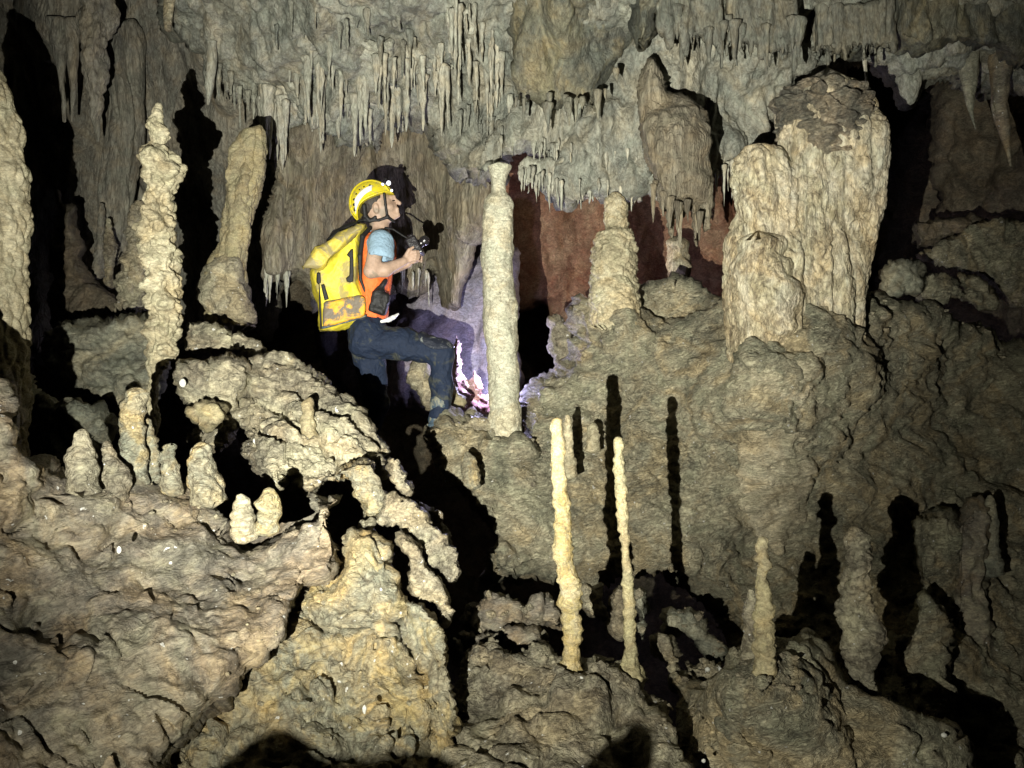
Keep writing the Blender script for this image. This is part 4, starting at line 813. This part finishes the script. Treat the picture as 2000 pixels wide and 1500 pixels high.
def f_body(p):
    d = ell(p, W(727, 391), (.098, .077, .112), roty(12))
    d = smin(d, ell(p, W(747, 407), (.080, .060, .088), roty(18)), .04)
    d = smin(d, cone(p, W(764, 424), W(776, 420), .028, .019), .03)             # jaw and chin
    d = smin(d, cone(p, W(766, 386), W(769, 384), .020, .012), .02)             # brow
    d = smin(d, ell(p, W(767.5, 406), (.028, .030, .036)), .015)
    d = smin(d, cone(p, W(771, 388), W(780, 397), .008, .0135), .012)       # nose
    d = smin(d, cone(p, W(776, 407.5, -.012), W(776, 407.5, .012), .010, .010), .008)
    d = smin(d, cone(p, W(776.5, 412.5, -.010), W(776.5, 412.5, .010), .010, .010), .008)
    d = smin(d, cone(p, W(752, 404, -.045), W(762, 404, -.038), .02, .02), .02)  # cheek
    d = np.maximum(d, -(ell(p, W(770, 392.5, -.034), (.014, .014, .010))))       # eye socket
    d = np.maximum(d, -(ell(p, W(770, 392.5, .034), (.014, .014, .010))))
    for sy in (-1, 1):
        e = ell(p, W(734, 406, sy*.076), (.019, .010, .033), roty(10))
        e = np.maximum(e, -ell(p, W(735, 405, sy*.090), (.011, .010, .021)))
        d = smin(d, e, .006)
    d = smin(d, cone(p, W(739, 420), W(742, 458), .058, .064), .03)
    d = smin(d, torso(p, -.012), .05)
    d = smin(d, cone(p, W(737, 468, -.13), W(737, 468, .13), .055, .055), .04)
    # near arm
    d = smin(d, chain(p, [(738, 472, -.17), (725, 528, -.20)], [.052, .045]), .03)
    d = smin(d, chain(p, [(724, 531, -.20), (752, 527, -.17), (788, 511, -.115)], [.041, .043, .027], .02), .018)
    d = smin(d, ell(p, W(798, 503.5, -.100), (.036, .019, .030), roty(-25)), .02)
    for k in range(4):
        x = 808+[0, 1.5, 1, -1][k]; y = 492+5.3*k
        d = smin(d, chain(p, [(x-5, y+1, -.105), (x+3, y-1, -.110), (x+9, y-.5, -.090), (x+8, y+1.5, -.066)], [.010, .0095, .009, .008], .004), .004)
    d = smin(d, chain(p, [(794, 497, -.112), (799, 488, -.118), (807, 483, -.108)], [.013, .0105, .009], .004), .006)
    # far arm
    d = smin(d, chain(p, [(740, 470, .17), (742, 534, .20), (796, 515, .08)], [.052, .042, .028], .02), .03)
    d = smin(d, ell(p, W(806, 506, .06), (.034, .019, .030), roty(-20)), .02)
    for k in range(4):
        x = 815; y = 494+5.3*k
        d = smin(d, chain(p, [(x-5, y+1, .07), (x+4, y-1, .075), (x+9, y-.5, .05), (x+8, y+1.5, .028)], [.010, .0095, .009, .008], .004), .004)
    d = smin(d, chain(p, [(803, 500, .075), (806, 488, .082), (812, 482, .07)], [.013, .0105, .009], .004), .006)
    # hips and legs, inside the trousers
    d = smin(d, cone(p, W(716, 640, -.07), W(716, 640, .07), .10, .10), .05)
    d = smin(d, chain(p, [(716, 658, -.09), (860, 688, -.11), (860, 812, -.11)], [.085, .055, .04], .03), .03)
    d = smin(d, chain(p, [(716, 662, .09), (738, 785, .12), (705, 905, .16)], [.085, .055, .04], .03), .03)
    return d
pers = empty('person', P(860, 838, CD-.11))
tag(pers, 'caver in a yellow helmet and orange vest stepping up, looking up to the right', 'person')
lo, hi = bb(668, 345, 888, 925); sdf_obj('body', f_body, lo, hi, .0055, M['skin'], pers)
def f_eye(p): return np.minimum(ell(p, W(768.5, 392, -.033), (.010, .009, .004)), ell(p, W(768.5, 392, .033), (.010, .009, .004)))
sdf_obj('eyes', f_eye, *bb(755, 380, 780, 400, -.08, .08), .003, M['hair'], pers)
def f_hair(p):
    d = ell(p, W(725.5, 390), (.106, .083, .118), roty(12))
    d = np.maximum(d, (p[:, 0]-W(746, 0)[0])); d = np.maximum(d, -(ell(p, W(746, 416), (.062, .12, .060))))
    return np.maximum(d, -(p[:, 2]-W(0, 424)[2]))
sdf_obj('hair', f_hair, *bb(680, 350, 760, 440, -.12, .12), .004, M['hair'], pers, [('f', 60, .002, .4)])
def hshell(p, g=0.): return ell(p, W(726.5, 396), (s_(43.5)+g, .112+g, s_(43.5)+g))
def f_helmet(p):
    d = hshell(p)
    for yy in (-.045, 0, .045):                                                 # moulded ridges
        e = np.abs(p[:, 1]-CD-yy)-.006; d = np.minimum(d, np.maximum(hshell(p, .006), e))
    c = W(732, 425); c2 = W(765, 421)
    cyl = smin(np.hypot(p[:, 0]-c[0], p[:, 2]-c[2])-s_(30), np.hypot(p[:, 0]-c2[0], p[:, 2]-c2[2])-s_(41), .05)
    d = np.maximum(d, -cyl)
    brim = np.maximum(np.maximum(hshell(p, .009), np.abs(cyl-.004)-.006), -cyl)
    return np.minimum(d, brim)
hel = sdf_obj('helmet', f_helmet, *bb(676, 346, 775, 442, -.14, .14), .004, M['helmet'], pers)
def f_sticker(p, sy=-1):
    c = W(753, 428); r = np.sqrt((p[:, 0]-c[0])**2+(p[:, 2]-c[2])**2)
    d = np.maximum(np.abs(hshell(p, .003))-.002, np.abs(r-s_(59))-s_(5.5)); d = np.maximum(d, W(697, 0)[0]-p[:, 0]); d = np.maximum(d, p[:, 0]-W(731, 0)[0])
    return np.maximum(d, p[:, 1]-CD)
sdf_obj('sticker', f_sticker, *bb(690, 360, 735, 415, -.14, 0), .0025, M['sticker'], hel)
def surf_y(px, py):
    a = s_(43.5); c = W(726.5, 396); q = W(px, py); t = 1-((q[0]-c[0])/a)**2-((q[2]-c[2])/a)**2
    return -.112*math.sqrt(max(t, .02))
for i, (x, y) in enumerate([(692.5, 400), (693, 390), (697.5, 380), (703.5, 372), (712, 366.5), (723, 363.5)]):
    yy = surf_y(x, y)
    sdf_obj('vent', lambda p: ell(p, W(x, y, yy), (.0115, .017, .0105)), *bb(x-6, y-6, x+6, y+6, yy-.025, yy+.02), .002, M['black'], hel)
yy = surf_y(695, 408)
sdf_obj('buckle', lambda p: rbox(p, W(696, 409, yy+.006), (.016, .012, .012), .004), *bb(688, 400, 704, 418, yy-.02, yy+.03), .003, M['black'], hel)
yy = surf_y(740, 366)
def f_lampbox(p):
    d = rbox(p, W(751, 360, -.01), (.019, .036, .016), .006, roty(25)); d = smin(d, cone(p, W(733, 371, yy), W(748, 363, -.04), .007, .007), .006)
    return smin(d, cone(p, W(751, 352, 0), W(753, 351, 0), .011, .011), .006)
hl = sdf_obj('headlamp', f_lampbox, *bb(724, 344, 766, 378, -.11, .06), .003, M['blackgloss'], hel)
for x, y, r in ((747, 361, .011), (759, 357.5, .014), (765, 372, .008)):
    sdf_obj('lens', lambda p: ell(p, W(x, y, -.046), (r, .010, r*1.1)), *bb(x-7, y-7, x+7, y+7, -.075, -.02), .0025, M['led'], hl)
def f_strap(p):
    d = chain(p, [(750, 378, -.084), (753, 400, -.072), (756, 421, -.058)], .0085)
    d = smin(d, chain(p, [(711, 402, -.084), (713, 422, -.078), (722, 431, -.068), (740, 430, -.068), (757, 424, -.058), (768, 432, -.03), (770, 433, 0.)], [.016, .014, .010, .009, .011, .009, .008]), .01)
    d = smin(d, chain(p, [(733, 424, -.070), (722, 432, -.066), (712, 430, -.066), (700, 432, -.05)], .010), .01)
    return d
sdf_obj('chin_strap', f_strap, *bb(690, 370, 780, 445, -.12, .05), .004, M['black'], pers)
def f_sleeves(p):
    d = None
    for sy in (-1, 1):
        e = cone(p, W(744, 474, sy*.145), W(744, 497, sy*.182), .080, .081)
        e = np.maximum(e, -(cone(p, W(738, 500, sy*.185), W(734, 530, sy*.20), .062, .06)))
        cut = (p-W(738, 503, sy*.185))@(np.array([-.12, sy*.1, -1], np.float32)/1.01); e = np.maximum(e, cut)
        d = e if d is None else np.minimum(d, e)
    d = smin(d, torso(p, .004)-0., .03)
    d = np.maximum(d, (W(0, 520)[2]-p[:, 2]))
    col = np.maximum(cone(p, W(738, 447), W(737, 466), .066, .085), -cone(p, W(738, 430), W(738, 455), .058, .066))
    return np.minimum(d, np.maximum(col, p[:, 2]-W(0, 453)[2]))
sdf_obj('shirt', f_sleeves, *bb(695, 430, 775, 525, -.3, .3), .0055, M['sleeve'], pers, [('r', 9, .007, .7), ('f', 25, .002, 1)], 3)
def f_vest(p):
    d = torso(p, .014); q = p.copy(); q[:, 1] = (q[:, 1]-CD)*.66+CD
    d = smin(d, cone(q, W(722, 590), W(729, 614), .112, .10), .03)
    for sy in (-1, 1): d = np.maximum(d, -(cone(p, W(752, 472, sy*.17), W(752, 500, sy*.2), .070, .06)))
    d = np.maximum(d, p[:, 2]-W(0, 452)[2]); return np.maximum(d, W(0, 627)[2]-p[:, 2])
sdf_obj('vest', f_vest, *bb(684, 445, 776, 632, -.25, .25), .0055, M['orange'], pers, [('r', 8, .012, .6), ('f', 22, .003, 1)], 5)
def f_hem(p): return np.minimum(chain(p, [(758, 625, -.11), (768, 620, -.09), (778, 613, -.06)], [.016, .014, .006]), cone(p, W(745, 628, -.12), W(762, 624, -.11), .01, .014))
sdf_obj('shirt_tail', f_hem, *bb(735, 605, 785, 640, -.16, 0), .004, M['sticker'], pers)
def f_pouch(p):
    d = rbox(p, W(741, 592, -.135), (.055, .045, .070), .02, roty(-14)); d = smin(d, cone(p, W(740, 570, -.14), W(752, 548, -.13), .03, .012), .03)
    return d
sdf_obj('waist_pouch', f_pouch, *bb(715, 535, 770, 625, -.22, -.05), .005, M['black'], pers, [('f', 14, .01, 1)])
def f_strp(p): return chain(p, [(722, 446, -.10), (708, 462, -.150), (703, 500, -.178), (704, 545, -.178), (716, 577, -.165)], [.014, .016, .015, .010, .008])
sdf_obj('pack_strap', f_strp, *bb(690, 436, 735, 588, -.24, -.05), .005, M['black'], pers)  # black pack strap over the near shoulder
def f_tr(p):
    d = cone(p, W(717, 646, -.08), W(717, 646, .08), .118, .118)
    d = smin(d, chain(p, [(714, 668, -.09), (790, 672, -.105), (862, 690, -.11)], [.108, .098, .076], .03), .04)
    d = smin(d, chain(p, [(862, 690, -.11), (862, 750, -.11), (859, 806, -.11)], [.072, .073, .068], .02), .03)
    d = smin(d, chain(p, [(716, 668, .09), (736, 785, .12), (706, 895, .16)], [.108, .08, .06], .03), .04)
    d = np.maximum(d, p[:, 2]-W(0, 622)[2]); return d
sdf_obj('trousers', f_tr, *bb(668, 615, 895, 925, -.25, .32), .006, M['denim'], pers, [('r', 6, .016, .8), ('r', 13, .008, .6), ('f', 30, .003, 1)], 7)
def f_kp(p):
    return np.maximum(smin(f_tr(p)-.010, f_tr(p)-.010, .01), ell(p, W(853, 664, -.12), (.120, .20, .062), roty(-14)))
sdf_obj('knee_pad', f_kp, *bb(805, 625, 900, 715, -.3, .1), .006, M['kneemat'], pers, [('r', 12, .010, 1)], 8)
def f_boot(p):
    d = chain(p, [(860, 786, -.11), (858, 812, -.11)], [.066, .060]); d = smin(d, chain(p, [(852, 822, -.11), (880, 826, -.115), (900, 830, -.12)], [.048, .042, .034]), .03)
    sole = np.maximum(chain(p, [(850, 826, -.11), (880, 829, -.115), (902, 832, -.12)], [.058, .050, .040]), p[:, 2]-W(0, 826)[2])
    d = np.minimum(d, sole); return np.maximum(d, W(0, 840)[2]-p[:, 2])
sdf_obj('boot', f_boot, *bb(825, 765, 920, 845, -.25, .02), .005, M['boot'], pers, [('r', 12, .006, 1)], 9)
def f_boot2(p):
    d = chain(p, [(708, 880, .16), (704, 905, .16)], [.062, .056]); return smin(d, chain(p, [(700, 915, .16), (740, 922, .16)], [.046, .036]), .03)
sdf_obj('boot', f_boot2, *bb(678, 860, 760, 940, .05, .3), .006, M['boot'], pers)

# ---- what the caver carries
pk = empty('backpack', P(668, 646, 5.5)); tag(pk, 'muddy yellow caving pack with a black number 1, on the caver\'s back', 'backpack')
def panel(name, poly, D, mat, T=.02, R=4, step=1.6, amp=.5, disp=(), seed=1, parent=pk, **kw):
    V, Q = solid(poly, D if isinstance(D, list) else [(0, 0, D)], T, R, step, amp, seed); V = displace(V, Q, disp, seed)
    return tag(link(name, V, Q, M[mat], parent), **kw)
WR = [('r', 5, .022, .7), ('r', 11, .009, .6), ('f', 30, .002, 1)]
panel('bag', [(702, 442), (713, 437), (717, 446), (708, 468), (706, 510), (704, 543), (717, 578), (716, 620), (674, 643), (627, 646), (619, 600), (611, 560), (607, 528), (640, 500), (672, 466)], 5.40, 'packy', .15, 15, 1.8, .5, WR, 3)
panel('flap', [(586, 526), (596, 506), (612, 487), (640, 467), (676, 449), (698, 440), (714, 438), (702, 452), (677, 475), (652, 504), (632, 526), (610, 524)], 5.325, 'flapy', .06, 9, 1.6, .6, WR, 4)
panel('black_backing', [(636, 470), (652, 452), (670, 440), (698, 431), (708, 440), (690, 450), (655, 466)], 5.50, 'black', .05, 6, 1.8, .5)  # black piece set behind the top of the flap
panel('patch', [(632, 592), (644, 587), (700, 577), (713, 582), (712, 616), (675, 629), (631, 638)], 5.378, 'packo', .016, 5, 1.6, .6, [('r', 8, .004, 1)], 5)
panel('strap_slot', [(689.5, 486), (690, 550), (677, 550), (675.5, 543), (682, 538), (682.5, 503), (677, 498), (685, 487)], 5.372, 'black', .015, 1.5, 1.0, .2)  # black strap slot with both ends bent to one side
panel('strap', [(627, 556), (633, 554), (642, 584), (634, 587)], 5.374, 'black', .015, 1.5, 1.2, .2)
panel('buckle', [(619, 532), (626, 532), (627, 552), (622, 556), (618, 551)], 5.378, 'black', .02, 1.5, 1.2, .2)
panel('seam', [(621, 530), (624, 530), (629, 642), (625, 643)], 5.392, 'black', .015, 1, 1.2, .2)
panel('seam', [(628, 638), (675, 626), (716, 614), (716, 618), (676, 631), (629, 643)], 5.394, 'boot', .012, 1, 1.2, .3)
cmr = empty('camera', P(812, 492, 5.58)); tag(cmr, 'black compact camera held up in both of the caver\'s hands', 'camera')
sdf_obj('camera_body', lambda p: smin(rbox(p, W(811, 483, -.02), (.036, .074, .062), .01, roty(28)), rbox(p, W(803, 463, -.02), (.018, .026, .014), .005, roty(28)), .006), *bb(788, 450, 836, 508, -.12, .09), .0035, M['blackgloss'], cmr)
sdf_obj('camera_lens', lambda p: np.minimum(cone(p, W(816, 480, -.02), W(827, 471, -.02), .026, .028), np.abs(cone(p, W(828, 471, -.02), W(829, 470, -.02), .029, .030))-.003), *bb(800, 452, 848, 498, -.09, .06), .0035, M['blackgloss'], cmr)
sdf_obj('camera_strap', lambda p: chain(p, [(752, 445, -.07), (768, 448, -.075), (785, 459, -.07), (797, 466, -.07), (803, 474, -.07)], .0055), *bb(745, 438, 810, 482, -.1, -.04), .003, M['black'], cmr)

# ================================================================== gravel lying in the hollows
bpy.context.view_layer.update()
dg = bpy.context.evaluated_depsgraph_get()
import bmesh
bmq = bmesh.new(); bmesh.ops.create_icosphere(bmq, subdivisions=1, radius=1)
IV = np.array([v.co[:] for v in bmq.verts]); IF = np.array([[v.index for v in f.verts] for f in bmq.faces]); bmq.free()
gr = random.Random(5); gv, gq, off = [], [], 0
for (x0, y0, x1, y1, n, sz) in [(900, 1140, 1460, 1330, 330, .020), (470, 720, 775, 950, 170, .012), (1020, 790, 1180, 930, 120, .014), (1300, 1280, 1560, 1400, 90, .012), (860, 830, 1060, 960, 70, .014), (440, 1120, 860, 1480, 90, .009), (1600, 560, 1960, 700, 90, .022), (40, 900, 660, 1040, 120, .010), (900, 1300, 1300, 1480, 110, .010)]:
    for _ in range(n):
        d = P(gr.uniform(x0, x1), gr.uniform(y0, y1), 1.)
        ok, loc, nor, fi, ob, mw = sc.ray_cast(dg, Vector((0, 0, 0)), Vector(d), distance=9.)
        if not ok or nor.z < .12 or ob.name.split('.')[0] not in ('cave_floor', 'rock_mound', 'rock_ledge', 'rock', 'rock_slab', 'flowstone'): continue
        s0 = sz*(.35+1.1*gr.random()**2.5)
        v = IV*np.array([gr.uniform(.7, 1.3), gr.uniform(.7, 1.3), gr.uniform(.5, .9)])*s0
        v = v*(1+.35*np.array([[gr.uniform(-1, 1)] for _ in range(len(IV))])); a = gr.uniform(0, 6.28)
        v[:, :2] = v[:, :2]@np.array([[math.cos(a), -math.sin(a)], [math.sin(a), math.cos(a)]])
        gv.append(v+np.array(loc[:])+np.array(nor[:])*s0*.25); gq.append(np.c_[IF, IF[:, 2]]+off); off += len(IV)
tag(link('gravel', np.vstack(gv), np.vstack(gq), M['tan'], smooth=False), 'loose gravel and rock chips lying on the ledges and in the hollows', 'gravel', None, 'stuff')
